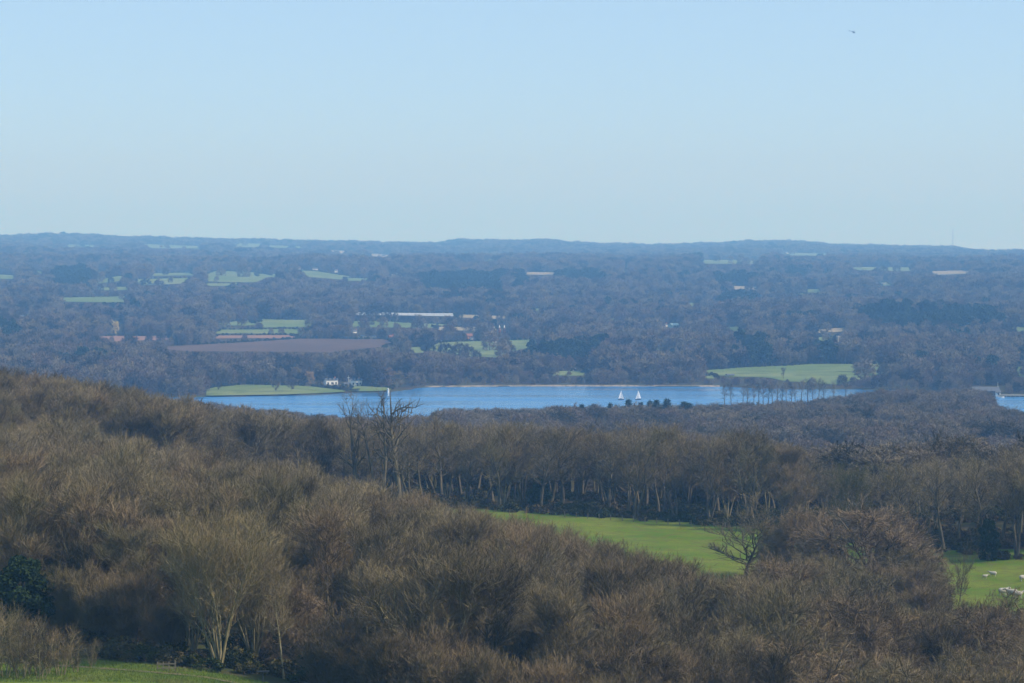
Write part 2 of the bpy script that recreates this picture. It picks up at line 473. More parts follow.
for q in ([(136,316.6),(172,316),(173,318),(138,318.6)], [(96,288.3),(128,287.4),(129,290.6),(100,291)], [(205,284),(240,284),(236,286.6),(208,286.6)], [(268,245.5),(304,246.8),(302,248.4),(270,247.6)],
          [(256,274.5),(288,275),(284,277.6),(258,277.6)], [(62,288),(74,288),(73,290),(63,290)], [(780,294.5),(806,294),(804,296.4),(784,296.4)], [(344,278.5),(372,279),(368,281.6),(348,281.4)], [(150,274),(190,273),(196,276),(152,276.6)],
          [(60,245),(96,245.6),(94,247.6),(62,247)], [(592,319),(640,318),(642,320.6),(596,321)], [(640,328.5),(662,328),(660,331),(642,331)], [(450,259.4),(500,259.6),(498,261.2),(452,261)]):
    fld('grassfar', q)
fld('grassfar', [(878,283),(896,283),(893,286),(880,286)])

def drape(name, poly_xy, mat, lift=0.25, step=None, kind='structure'):
    P = np.array(poly_xy); x0, y0 = P.min(0); x1, y1 = P.max(0)
    ym = (y0 + y1) / 2
    sx = step or max(2.0, ym * 0.0018); sy = step or max(3.0, ym * 0.0042)
    nx = max(2, int((x1 - x0) / sx)); ny = max(2, int((y1 - y0) / sy))
    import bmesh
    bm = bmesh.new()
    vs = [bm.verts.new((p[0], p[1], 0)) for p in P]
    bm.faces.new(vs)
    for i in range(1, nx):
        bmesh.ops.bisect_plane(bm, geom=bm.verts[:] + bm.edges[:] + bm.faces[:], plane_co=(x0 + (x1 - x0) * i / nx, 0, 0), plane_no=(1, 0, 0))
    for i in range(1, ny):
        bmesh.ops.bisect_plane(bm, geom=bm.verts[:] + bm.edges[:] + bm.faces[:], plane_co=(0, y0 + (y1 - y0) * i / ny, 0), plane_no=(0, 1, 0))
    X = np.array([v.co.x for v in bm.verts]); Y = np.array([v.co.y for v in bm.verts]); Z = ground(X, Y) + lift
    for v, z in zip(bm.verts, Z): v.co.z = z
    bmesh.ops.triangulate(bm, faces=[f for f in bm.faces if len(f.verts) > 4])
    bm.normal_update()
    if bm.faces and sum(f.normal.z for f in bm.faces) < 0:
        bmesh.ops.reverse_faces(bm, faces=bm.faces[:])
    me = bpy.data.meshes.new(name); bm.to_mesh(me); bm.free(); me.materials.append(mat)
    for p in me.polygons: p.use_smooth = True
    o = link(name, me)
    return tag(o, kind=kind)

FNAME = {'grassfar': 'pasture_field', 'soil': 'ploughed_field', 'brown': 'ploughed_field', 'tan': 'stubble_field', 'plastic': 'covered_field'}
FIELD_XY = []
frng = random.Random(4)
for fi, (mat, pts) in enumerate(FIELDS):
    poly = []
    n = len(pts)
    rmid = (min(r for _, r in pts) + max(r for _, r in pts)) / 2
    dense = []
    for a, b in zip(pts, pts[1:] + pts[:1]):
        for t in (0, .33, .66):
            j_ = 0 if t == 0 else .35 * min(1.2, max(abs(b[1] - a[1]), 1.0))
            dense.append((a[0] + (b[0] - a[0]) * t, a[1] + (b[1] - a[1]) * t + frng.uniform(-j_, j_)))
    for px, r in dense:
        h = hit(px, r, 1600)
        if h is not None: poly.append((h[0], h[1]))
    if len(poly) < 3: continue
    # ordered outline in plan may fold where the land rolls; keep it as the convex hull of its points
    pl = sorted(set((round(a, 2), round(b, 2)) for a, b in poly))
    def hull(p):
        def half(p):
            o = []
            for q in p:
                while len(o) > 1 and (o[-1][0]-o[-2][0])*(q[1]-o[-2][1])-(o[-1][1]-o[-2][1])*(q[0]-o[-2][0]) <= 0: o.pop()
                o.append(q)
            return o[:-1]
        return half(p) + half(p[::-1])
    cx_ = sum(a for a, _ in pl) / len(pl); cy_ = sum(b for _, b in pl) / len(pl)
    dep_ = max(b for _, b in pl) - min(b for _, b in pl); wid_ = max(a for a, _ in pl) - min(a for a, _ in pl)
    hl = sorted(pl, key=lambda q: math.atan2((q[1] - cy_) / max(dep_, 1), (q[0] - cx_) / max(wid_, 1))) if rmid > 318 else hull(pl)
    if len(hl) < 3: continue
    FIELD_XY.append(np.array(hl))
    drape(FNAME[mat], hl, M[mat], 0.35 if rmid > 300 else 0.9)

def pyp(l): return [(at_col(p, y), y) for p, y in l]
MEADOW = pyp([(330,480),(400,580),(480,582),(600,567),(720,553),(800,535),(940,489),(1250,479),(1250,400),(940,420),(800,300),(700,300),(600,340),(420,440)])
drape('meadow_grass', MEADOW, M['grass'], 0.10, 6)
LAWN = [(-130, 6), (150, 6), (60, 150), (-14, 268), (-18, 279), (-36.5, 287), (-45, 291), (-130, 300)]
drape('lawn_grass', LAWN, M['grass'], 0.10, 5)
# trodden path across the lawn
pa = [hit(-30, 660), hit(60, 667), hit(120, 671.5), hit(165, 675), hit(205, 679), hit(260, 690)]
pp = [(p[0], p[1] + 0.9) for p in pa] + [(p[0], p[1] - 0.5) for p in reversed(pa)]
drape('path', pp, M['path'], 0.16, 2)
# stony far edge of the lake and the pale strip of shore
sh = pyp([(425,1866.5),(520,1878.5),(640,1878.5),(720,1874.5),(720,1879),(640,1884),(520,1884),(425,1873)])
drape('shore_strip', sh, M['shore'], 0.2, 3)

# ------------------------------------------------------------------ tree builder
def unit(a): return a / np.maximum(np.linalg.norm(a, axis=-1, keepdims=True), 1e-9)
class TreeMesh:
    def __init__(s): s.tv = []; s.tf = []; s.n = 0; s.bv = []; s.bn = 0
    def tube(s, pts, rad, sides):
        pts = np.array(pts); k = len(pts)
        d = unit(np.gradient(pts, axis=0))
        ref = np.where(np.abs(d[:, 2:3]) > 0.9, np.array([[1.0, 0, 0]]), np.array([[0, 0, 1.0]]))
        a = unit(np.cross(d, ref)); b = np.cross(d, a)
        t = np.linspace(0, 2 * math.pi, sides, endpoint=False)
        ring = pts[:, None, :] + np.array(rad)[:, None, None] * (np.cos(t)[None, :, None] * a[:, None, :] + np.sin(t)[None, :, None] * b[:, None, :])
        s.tv.append(ring.reshape(-1, 3))
        i = np.arange(k - 1)[:, None] * sides; j = np.arange(sides)[None, :]; j2 = (j + 1) % sides
        s.tf.append((s.n + np.stack([i + j, i + j2, i + sides + j2, i + sides + j], -1)).reshape(-1, 4))
        s.n += k * sides
    def blades(s, rng, P, D, L, W):
        q = unit(np.cross(D, rng.normal(size=D.shape)))
        W = np.asarray(W).reshape(-1, 1) * 0.5
        V = np.stack([P - q * W, P + q * W, P + D * np.asarray(L).reshape(-1, 1)], 1)
        s.bv.append(V.reshape(-1, 3))
    def leaves(s, rng, P, size):
        a = unit(rng.normal(size=P.shape)); b = unit(np.cross(a, rng.normal(size=P.shape)))
        sz = size * rng.uniform(.6, 1.3, (len(P), 1))
        V = np.stack([P - a * sz * .5 - b * sz * .35, P + a * sz * .5 - b * sz * .35, P + b * sz * .7], 1)
        s.bv.append(V.reshape(-1, 3))
    def trunk_mesh(s, name, mat): return mesh_np(name, np.concatenate(s.tv), np.concatenate(s.tf), [mat], smooth=True)
    def crown_mesh(s, name, mat):
        V = np.concatenate(s.bv); return mesh_np(name, V, np.arange(len(V)).reshape(-1, 3), [mat])
    def both(s, name, m0, m1):
        tv = np.concatenate(s.tv); tf = np.concatenate(s.tf); bv = np.concatenate(s.bv)
        tri = np.concatenate([tf[:, [0, 1, 2]], tf[:, [0, 2, 3]]]); bf = np.arange(len(bv)).reshape(-1, 3) + len(tv)
        return mesh_np(name, np.concatenate([tv, bv]), np.concatenate([tri, bf]), [m0, m1], np.r_[np.zeros(len(tri)), np.ones(len(bf))])

def path(rng, p, d, L, n, wob, up):
    pts = [p]
    for i in range(n):
        d = unit(d + rng.normal(0, wob, 3) + np.array([0, 0, up / n]))
        p = p + d * L / n; pts.append(p)
    return np.array(pts)
def along(pts, t):
    k = len(pts) - 1; f = t * k; i = np.minimum(f.astype(int), k - 1); w = (f - i)[:, None]
    return pts[i] * (1 - w) + pts[i + 1] * w, unit(pts[i + 1] - pts[i])
def side(rng, D, ang, up=0.0):
    q = unit(np.cross(D, rng.normal(size=D.shape)))
    a = np.asarray(ang).reshape(-1, 1)
    return unit(D * np.cos(a) + q * np.sin(a) + np.array([0, 0, up]))

def bare_tree(seed, H=15.0, R=3.6, stems=1, t0=0.3, n1=22, n2=8, n3=9, n4=9, a1=(60, 25), up1=0.35, r0=0.16, lean=0.06, wob=0.08,
              tw=(0.9, 0.024), bl=(1.7, 0.03), round_=0.5, sides=6, low=0.0, leafy=0, leafsize=0.3, splay=0.22, limb=1.0, upb=0.25, upc=0.3, br2=.5, dome=0, dr=None):
    rng = np.random.default_rng(seed); T = TreeMesh()
    segP, segD, segL = [], [], []
    for st in range(stems):
        az = rng.uniform(0, 6.28) if stems == 1 else 6.28 * st / stems + rng.uniform(-.4, .4)
        ln = lean if stems == 1 else splay * rng.uniform(.5, 1.2)
        d = unit(np.array([math.cos(az) * ln, math.sin(az) * ln, 1.0]))
        hh = H * (rng.uniform(.66, 1.0) if stems > 1 else (0.7 if dome else 0.95))
        base = np.array([math.cos(az), math.sin(az), 0]) * (0.15 if stems > 1 else 0) + np.array([0, 0, -0.4])
        tr = path(rng, base, d, hh, 9, wob * .5, 0.25)
        rr = r0 * (1 if stems == 1 else .62)
        T.tube(tr, rr * (1.25 * (1 - np.linspace(0, 1, 10)) ** 0.9 + 0.08), sides)
        k1 = max(3, int(n1 / max(1, stems) ** .7))
        ts = np.sort(rng.uniform(t0, 0.97, k1)); P, D = along(tr, ts)
        azs = rng.uniform(0, 6.28) + np.arange(k1) * 2.4
        for i in range(k1):
            u = (ts[i] - t0) / (1 - t0)
            env = math.sqrt(max(0.05, 1 - ((u - round_) / (1 - round_ if u > round_ else round_ + low + .35)) ** 2))
            ang = math.radians(a1[0] + (a1[1] - a1[0]) * u + rng.normal(0, 7))
            L1 = R * env * rng.uniform(.75, 1.2) / max(.5, math.sin(ang)) * (1 if stems == 1 else .7)
            hd = np.array([math.cos(azs[i]), math.sin(azs[i]), 0])
            dd = unit(D[i] * math.cos(ang) + hd * math.sin(ang))
            lp = path(rng, P[i], dd, L1, 5, wob * 1.6, up1)
            r1 = rr * (1 - ts[i] * .8) * .5
            T.tube(lp, r1 * limb * np.linspace(1, .25, 6), 4)
            t2 = np.sort(rng.uniform(.2, 1.0, n2)); P2, D2 = along(lp, t2)
            dd2 = side(rng, D2, np.radians(rng.uniform(25, 60, n2)), 0.12)
            L2 = L1 * rng.uniform(.3, .55, n2) * (1.1 - .5 * t2) + 0.35
            for q in range(n2):
                bp = path(rng, P2[q], dd2[q], L2[q], 3, wob * 1.8, up1 * .5)
                T.tube(bp, r1 * br2 * np.linspace(1, .35, 4) + .012, 3)
                for e in range(3):
                    segP.append(bp[e]); segD.append(unit(bp[e + 1] - bp[e])); segL.append(L2[q] / 3)
            for e in (3, 4):
                segP.append(lp[e]); segD.append(unit(lp[e + 1] - lp[e])); segL.append(L1 / 5)
        for e in (7, 8):
            segP.append(tr[e]); segD.append(unit(tr[e + 1] - tr[e])); segL.append(hh / 9)
    P = np.array(segP); D = np.array(segD); L = np.array(segL)
    k = max(1, int(round(n3 / 3)))
    idx = np.repeat(np.arange(len(P)), k); t = rng.uniform(0, 1, len(idx))
    P3 = P[idx] + D[idx] * (L[idx] * t)[:, None]
    D3 = side(rng, D[idx], np.radians(rng.uniform(15, 60, len(idx))), upb)
    L3 = bl[0] * rng.uniform(.5, 1.2, len(idx))
    T.blades(rng, P3, D3, L3, np.full(len(idx), bl[1]))
    if dome:
        # limbs reach out to a lobed, rounded outline
        q = unit(rng.normal(size=(dome, 3)) * [1, 1, .8] + [0, 0, .45])
        lob = 1 + .10 * np.sin(q[:, 0] * 5 + seed) * np.sin(q[:, 1] * 6 + 2 * seed) + .07 * np.sin(q[:, 2] * 9 + q[:, 0] * 7 + seed)
        tgt = np.array([0, 0, H * .42]) + q * np.array([dr, dr, H * .56]) * (lob * rng.uniform(.72, 1.0, dome))[:, None]
        nn = np.array([np.argmin(((P - g_) ** 2).sum(1)) for g_ in tgt])
        dv = tgt - P[nn]; ln = np.linalg.norm(dv, axis=1)
        T.blades(rng, P[nn], dv / ln[:, None], ln, np.full(dome, bl[1] * 1.3))
        P3 = np.concatenate([P3, P[nn] + dv * .35]); D3 = np.concatenate([D3, unit(dv)]); L3 = np.concatenate([L3, ln * .65])
    j = np.repeat(np.arange(len(P3)), n4); t = rng.uniform(.1, 1, len(j))
    P4 = P3[j] + D3[j] * (L3[j] * t)[:, None]
    D4 = side(rng, D3[j], np.radians(rng.uniform(10, 55, len(j))), upc)
    T.blades(rng, P4, D4, tw[0] * rng.uniform(.5, 1.3, len(j)), np.full(len(j), tw[1]))
    if leafy:
        j = rng.integers(0, len(P4), leafy)
        T.leaves(rng, P4[j] + rng.normal(0, .25, (leafy, 3)), leafsize)
    zz = np.concatenate(T.bv)[:, 2]; k = H / np.percentile(zz, 99.6)
    T.tv = [v * k for v in T.tv]; T.bv = [v * k for v in T.bv]
    return T

def evergreen(seed, H=8.0, R=3.0, n=9000, size=0.35, clumps=45, sides=6):
    rng = np.random.default_rng(seed); T = TreeMesh()
    tr = path(rng, np.array([0, 0, -.3]), np.array([0, 0, 1.0]), H * .9, 6, .05, .2)
    T.tube(tr, .2 * np.linspace(1.2, .2, 7), sides)
    C = []
    for i in range(clumps):
        h = rng.uniform(.06, 1.0) ; a = rng.uniform(0, 6.28)
        rr = R * math.sqrt(max(0.03, 1 - ((h - .38) / .64) ** 2)) * rng.uniform(.35, .95)
        C.append((rr * math.cos(a), rr * math.sin(a), H * h))
        q = along(tr, np.array([min(.95, h * .85)]))[0][0]
        T.tube(np.array([q, (q + np.array(C[-1])) / 2 + [0, 0, .1], C[-1]]), [.06, .04, .02], 3)
    C = np.array(C); k = rng.integers(0, clumps, n)
    off = unit(rng.normal(size=(n, 3))) * (rng.uniform(.2, 1, (n, 1)) ** .5) * np.array([1.0, 1.0, .75]) * R * .33
    T.leaves(rng, np.maximum(C[k] + off, [-99, -99, .1]), size)
    return T

def conifer(seed, H=14.0, R=2.6, n=5000, w=0.1, L=0.9):
    rng = np.random.default_rng(seed); T = TreeMesh()
    tr = path(rng, np.array([0, 0, -.3]), np.array([0, 0, 1.0]), H, 8, .01, .2)
    T.tube(tr, .2 * np.linspace(1.2, .1, 9), 5)
    nb = 70
    P, D = [], []
    for i in range(nb):
        h = .12 + .86 * i / nb; a = i * 2.4; r = R * (1 - h) ** .8 * rng.uniform(.7, 1.15) + .15
        p = along(tr, np.array([h]))[0][0]; d = unit(np.array([math.cos(a), math.sin(a), -.15 + .5 * h]))
        T.tube(np.array([p, p + d * r * .5, p + d * r]), [.04, .03, .01], 3)
        k = int(n / nb); t = rng.uniform(.05, 1, k)
        P.append(p + d * (r * t)[:, None]); D.append(np.repeat(d[None], k, 0))
    P = np.concatenate(P); D = np.concatenate(D)
    T.blades(rng, P, side(rng, D, np.radians(rng.uniform(20, 90, len(P))), -.1), L * rng.uniform(.4, 1, len(P)), np.full(len(P), w))
    return T

# prototypes of the near trees: (trunk mesh, crown mesh, height)
def proto(kind, T, bk, tw_):
    return (T.trunk_mesh(kind + '_trunk', M[bk]), T.crown_mesh(kind + '_crown', M[tw_]))
SLT = [bare_tree(10 + i, limb=1.5, upb=.38, upc=.38, r0=.21, H=15, R=3.5, stems=(1, 2, 3, 1, 2, 4)[i], t0=(.42, .38, .3, .5, .34, .26)[i], n1=22, n3=9, n4=6, tw=(.8, .032), bl=(1.6, .05), br2=.5, up1=.55, a1=(45, 20),
      splay=.16) for i in range(6)]
SLB = ('bark', 'bark_pale', 'bark_pale', 'bark', 'bark', 'bark_pale')
SL = [proto('slender', SLT[i], SLB[i], 'twig') for i in range(6)]
OK_ = [proto('oak', bare_tree(40 + i, upb=.08, upc=.1, H=11.5, R=5.6, dome=2600, dr=7.6, t0=.14, n1=26, n2=10, n3=5, n4=8, br2=.6, a1=(84, 35), up1=.35, r0=.42, wob=.13, round_=.3, limb=1.3, tw=(.7, .045), bl=(1.3, .06),
      splay=.3), 'bark', 'twig_oak') for i in range(4)]
TL = [proto('tall', bare_tree(60 + i, limb=1.3, H=17.0, R=4.6, stems=(1, 2, 1, 1)[i], t0=.38, n1=17, n2=7, n3=7, n4=4, br2=.6, a1=(55, 25), up1=.45, r0=.36, wob=.12, tw=(.8, .036),
      bl=(1.5, .055), splay=.14), 'bark', 'twig') for i in range(4)]
SH = [proto('shrub', bare_tree(80 + i, H=5.5, R=.75, stems=4 + i, t0=.2, n1=16, n2=4, n3=3, n4=4, a1=(40, 20), up1=.5, r0=.07, tw=(.6, .02), bl=(1.0, .022),
      splay=.3), 'bark_pale', 'twig') for i in range(3)]
TH = [proto('thicket', bare_tree(90 + i, H=7.0, R=3.6, stems=5, t0=.12, n1=34, n2=8, n3=8, n4=6, a1=(60, 30), up1=.4, r0=.10, upb=.5, upc=.5, tw=(.7, .034), bl=(1.2, .045),
      splay=.42), 'bark', 'twig_oak') for i in range(2)]
EV = [proto('evergreen', evergreen(100 + i, 8.0, 3.0), 'bark', 'ever') for i in range(2)]
CO = [proto('conifer', conifer(110 + i), 'bark', 'conifer') for i in range(2)]

rnd = random.Random(5)
def place(name, pr, x, y, sc, label, cat, group, rz=None, sxy=1.0, tilt=(0, 0), dz=0.0):
    r = empty(name, (x, y, g1(x, y) + dz), rnd.uniform(0, 6.28) if rz is None else rz, (sc * sxy, sc * sxy, sc))
    r.rotation_euler[0], r.rotation_euler[1] = tilt
    tag(r, label, cat, group)
    link('trunk', pr[0], r); link('crown', pr[1], r)
    return r

# ------------------------------------------------------------------ landmark trees first
TAKEN = []      # (x, y, radius) kept clear for them
def landmark(name, pr, px, Y, H, H0, label, cat='tree', group=None, rz=0.0, sxy=1.0, clear=5.0, tilt=(0, 0)):
    x = at_col(px, Y); TAKEN.append((x, Y, clear))
    return place(name, pr, x, Y, H / H0, label, cat, group, rz, sxy, tilt)

multi = proto('multistem', bare_tree(201, limb=1.5, upb=.5, upc=.5, H=17, R=4.2, stems=12, t0=.25, n1=60, n2=5, n3=5, n4=4, a1=(30, 16), up1=.5, r0=.18, splay=.3, wob=.13, tw=(.8, .03), bl=(1.6, .05)), 'bark_pale', 'twig_yellow')
landmark('bare_tree', multi, 218, 288, 16.5, 17, 'large many stemmed tree with yellowish twigs at the edge of the lawn grass', sxy=.95, clear=6)
landmark('bare_tree', multi, 192, 296, 14.0, 17, 'yellowish many stemmed tree just left of the largest one at the lawn edge', sxy=.8, clear=4, rz=1.9)
landmark('bare_tree', multi, 252, 294, 13.5, 17, 'yellowish many stemmed tree between the largest one and the leaning pale trunk', sxy=.85, clear=4, rz=4.1)
birchp = proto('birch', bare_tree(202, H=14, R=2.6, stems=1, t0=.45, n1=16, n2=6, n3=7, n4=7, a1=(40, 20), up1=.5, r0=.13, lean=.3), 'bark_pale', 'twig')
landmark('birch_tree', birchp, 283, 288, 11.5, 14, 'slender tree with a pale leaning trunk right of the many stemmed tree', rz=-.3, clear=2.5)
landmark('birch_tree', birchp, 14, 330, 15, 14, 'pale trunked thin tree at the left edge above the dark evergreen', rz=2.6, clear=2)
landmark('evergreen_tree', EV[0], 20, 303, 8.3, 8.0, 'dark ivy green evergreen tree at the left edge behind the lawn shrubs', clear=3.5)
landmark('evergreen_tree', EV[1], 38, 309, 6.5, 8.0, 'smaller dark evergreen tree crowding the right side of the left edge evergreen', clear=3)
for i, (p, y, h, l) in enumerate([(70, 304, 7.6, 'rounded brown thicket next to the dark evergreen at left'),
                                  (100, 302, 8.3, 'tallest rounded brown thicket in front of the left wood'),
                                  (134, 300, 7.8, 'rounded brown thicket nearest the many stemmed tree'),
                                  (165, 296, 6.0, 'low brown thicket behind the short wooden fence')]):
    landmark('thicket_shrub', TH[i % 2], p, y, h, 7.0, l, 'shrub', 'thickets at the foot of the left wood', rz=i * 1.3, clear=3.5)
# tall thin trees standing against the lake
tallp = [proto('lakeview', bare_tree(210 + i, limb=1.5, br2=.7, H=20, R=3.3, stems=(1, 2, 1, 1)[i], t0=(.42, .42, .45, .55)[i], n1=13, n2=5, n3=3, n4=3, a1=(46, 24), up1=.45, r0=.5, wob=.13,
         tw=(.8, .03), bl=(1.4, .04), splay=.1, lean=(.04, .05, .1, .75)[i]), 'bark', 'twig_dark') for i in range(4)]
for i, (p, y, h, rz, l) in enumerate([
        (356, 546, 24.5, 0.5, 'tall forked bare tree standing against the lake, leftmost of the tall lakeside group'),
        (380, 543, 25.5, 2.2, 'tall bare tree with twin curving stems, second in the group standing against the lake'),
        (402, 545, 25, 0.0, 'tall bare tree leaning a little right, third in the group standing against the lake'),
        (415, 541, 17, 0.2, 'bare tree leaning strongly right beside the tall group seen against the lake')]):
    landmark('tall_tree', tallp[i], p, y, h, 20, l, 'tree', 'tall trees seen against the lake', rz=rz, sxy=.9, clear=3)
# oaks and the lone meadow tree
landmark('oak_tree', OK_[0], 868, 425, 14.8, 11.5, 'broad domed oak, largest single crown right of the meadow', clear=10, sxy=1.2, rz=.4)
landmark('oak_tree', OK_[1], 908, 415, 11.0, 11.5, 'lower oak crown leaning against the right side of the domed oak', clear=5, rz=1.9)
landmark('oak_tree', OK_[1], 783, 458, 9.5, 11.5, 'smaller oak squeezed between the meadow and the rounded oak', clear=4, rz=.2, sxy=.8)
landmark('oak_tree', OK_[2], 805, 442, 13.0, 11.5, 'rounded oak with orange brown twigs left of the domed oak', clear=6, rz=2.5, sxy=.75)
landmark('oak_tree', OK_[3], 832, 405, 10.0, 11.5, 'low oak in front of the domed oak at the meadow end', clear=5, rz=.9, sxy=.8)
lone = proto('lone', bare_tree(220, limb=1.5, br2=.7, H=14, R=8.5, t0=.2, n1=28, n2=9, n3=7, n4=6, a1=(75, 25), up1=.5, r0=.3, wob=.14, tw=(.8, .025), bl=(1.3, .05)), 'bark', 'twig')
landmark('bare_tree', lone, 747, 465, 15.5, 14, 'open branched bare tree standing on the green meadow', clear=8, sxy=1.8)
landmark('fallen_branch_tree', lone, 757, 452, 5.5, 14, 'small sprawling bare tree at the foot of the open branched meadow tree', rz=2, sxy=1.3, clear=3)
olive = proto('olive', bare_tree(221, H=14, R=5.0, t0=.15, n1=30, n2=9, n3=9, n4=9, a1=(65, 25), up1=.4, r0=.25, leafy=5000, leafsize=.16), 'bark', 'twig_olive')
landmark('bare_tree', olive, 850, 522, 13.5, 14, 'olive green tinted round tree behind the domed oak', clear=6)
landmark('bare_tree', lone, 962, 428, 10.5, 14, 'small bare tree at the left end of the right hand pasture', rz=1.2, sxy=.6, clear=3)
landmark('evergreen_tree', EV[0], 990, 473, 6.5, 8.0, 'dark evergreen bush tree at the back of the right hand pasture', clear=4, sxy=.7)
landmark('evergreen_tree', EV[1], 1018, 760, 13, 8.0, 'dark evergreen tree near the right edge above the wood', clear=4, sxy=.5)
landmark('evergreen_tree', EV[1], 540, 582, 6.0, 8.0, 'dark evergreen under the tall trees at the left end of the meadow', clear=3)

# ------------------------------------------------------------------ near woods, tree by tree
def jitter(xa, xb, ya, yb, s, rng):
    out = []
    y = ya; k = 0
    while y < yb:
        x = xa + (s / 2 if k % 2 else 0)
        while x < xb:
            out.append((x + rng.uniform(-.36, .36) * s, y + rng.uniform(-.36, .36) * s)); x += s
        y += s * .87; k += 1
    return out
rng0 = random.Random(11)
def free(x, y, extra=0.0): return all((x - a) ** 2 + (y - b) ** 2 > (r + extra) ** 2 for a, b, r in TAKEN)
lo = lambda p: np.interp(p, [-120, 0, 60, 150, 320, 450, 800], [312, 310, 308, 301, 286, 280, 276])
hi = lambda p: np.interp(p, [-120, 0, 200, 400, 500, 600, 700, 800], [520, 515, 492, 448, 412, 368, 345, 318])
limA = lambda p: np.interp(p, [-75, 60, 130, 200, 300, 400, 480, 520, 560, 600, 640, 700, 760, 775, 800], [397, 403, 425, 439, 451, 481, 511, 516, 524, 535, 548, 563, 584, 556, 553])
limB = lambda p: np.interp(p, [770, 800, 850, 935, 950, 985, 1024, 1110], [558, 552, 555, 557, 559, 572, 599, 600])
limC = lambda p: np.interp(p, [-75, 0, 50, 90, 105, 150, 190, 200, 240, 300, 340, 430, 440, 480, 520, 560, 600, 640, 680, 720, 760, 800, 850, 900, 940, 980, 1000, 1100],
                           [361, 362, 374, 371, 384, 388, 396, 401, 403, 412, 418, 422, 411, 414, 418, 415, 424, 419, 424, 429, 424, 455, 468, 461, 450, 455, 448, 448])
def fit(x, y, lim, h, wob=1.5):
    """height that keeps a crown below the skyline of its wood"""
    top = CAMZ + (HZ - lim) / F * y - g1(x, y)
    return min(h, top - rng0.uniform(0, wob))
BARE = []          # candidates of the commonest kind, the largest 290 become objects of their own
nA = 0
for x, y in jitter(-120, 40, 276, 522, 7.7, rng0):
    p = 512 + F * x / y
    if p < -75 or p > 800 or y < lo(p) or y > hi(p) + 6 or not free(x, y): continue
    oak = rng0.random() < (.45 if p > 640 else .14)
    if p < 640 and not oak and rng0.random() < .03:
        hh = fit(x, y, float(limA(p)), 10.5)
        if hh > 6 and y > 370: place('evergreen_tree', EV[rng0.randrange(2)], x, y, hh / 8.0, 'dark ivy covered tree scattered among the bare trees of the near wood', 'tree', 'dark trees in the near wood', sxy=.75)
        continue
    hh = fit(x, y, float(limA(p)), rng0.uniform(11.0, 17.0) * (.8 if oak else 1), 3.0)
    if y < 305 and p < 330: hh *= .86
    if hh < 7: continue
    if p < 210: lab, g = 'slender bare brown tree in the dense wood filling the left side', 'trees of the left wood'
    elif p < 520: lab, g = 'slender bare brown tree in the wood sloping down below the lake view', 'trees of the sloping wood'
    else: lab, g = 'bare brown tree in the wood in front of the green meadow', 'trees in front of the meadow'
    if oak: place('oak_tree', OK_[rng0.randrange(4)], x, y, hh / 11.5, 'broad rounded bare tree mixed into the wood on the near slope', 'tree', 'rounded trees in the near wood', sxy=rng0.uniform(.6, .8))
    else: BARE.append((y / hh, rng0.randrange(6), x, y, hh / 15, lab, g, rng0.uniform(1.0, 1.4)))
    nA += 1
for p in range(430, 775, 13):      # the far edge of the wood, trees standing close along the meadow
    y = float(hi(p)) - 2 + rng0.uniform(-2, 2); x = at_col(p, y)
    if free(x, y): BARE.append((y / 15, rng0.randrange(6), x, y, fit(x, y, float(limA(p)), 17, 1.0) / 15, 'bare tree on the edge of the wood where it meets the green meadow', 'wood edge at the meadow', rng0.uniform(1.1, 1.5)))
nB = 0
for x, y in jitter(18, 100, 268, 440, 9.6, rng0):
    p = 512 + F * x / y
    if p < 765 or p > 1110 or not free(x, y, 1.0): continue
    hh = fit(x, y, float(limB(p)), rng0.uniform(8.5, 14.5))
    if hh < 6.0: continue
    if p > 945 and y > 372: continue
    if rng0.random() < .75: place('oak_tree', OK_[rng0.randrange(4)], x, y, hh / 11.5, 'spreading bare oak in the wood at the lower right', 'tree', 'oaks at the lower right', sxy=rng0.uniform(.8, 1.1))
    else: BARE.append((y / hh, rng0.randrange(6), x, y, hh / 15, 'upright bare tree among the oaks at the lower right', 'upright trees at the lower right', 1.4))
    nB += 1
fe = lambda p: np.interp(p, [150, 400, 480, 600, 720, 800, 940, 1000, 1150], [565, 577, 580, 565, 551, 535, 489, 474, 474])
nC = 0
for x, y in jitter(-135, 135, 470, 655, 8.2, rng0):
    p = 512 + F * x / y
    if p < -75 or p > 1110 or not free(x, y): continue
    if p < 200:
        if y < 545 or y > 652: continue
        hh = fit(x, y, float(limC(p)), rng0.uniform(14, 17.5), 1.0)
        if hh > 7: BARE.append((y / hh, rng0.randrange(6), x, y, hh / 15, 'bare russet tree on the skyline ridge of the left wood', 'trees on the left ridge', 1.3))
    else:
        a = float(fe(p))
        if y < a or y > a + 62: continue
        hh = fit(x, y, float(limC(p)), rng0.uniform(14.5, 19), 2.6)
        if hh < 7: continue
        if p < 440: lab, g = 'bare tree in the band between the left wood and the lake', 'trees below the lake on the left'
        elif p < 740: lab, g = 'tall bare tree in the line behind the green meadow', 'treeline behind the meadow'
        else: lab, g = 'tall bare tree in the wood edge behind the right hand pasture', 'wood edge at the right'
        pr, H0 = (TL[rng0.randrange(4)], 17) if rng0.random() < .75 else (SL[rng0.randrange(6)], 15)
        place('tall_tree', pr, x, y, hh / H0, lab, 'tree', g, sxy=1.2)
    nC += 1
BARE.sort(key=lambda q: q[0])
for q in BARE[:285]: place('bare_tree', SL[q[1]], q[2], q[3], q[4], q[5], 'tree', q[6], sxy=q[7])
REST = BARE[285:]
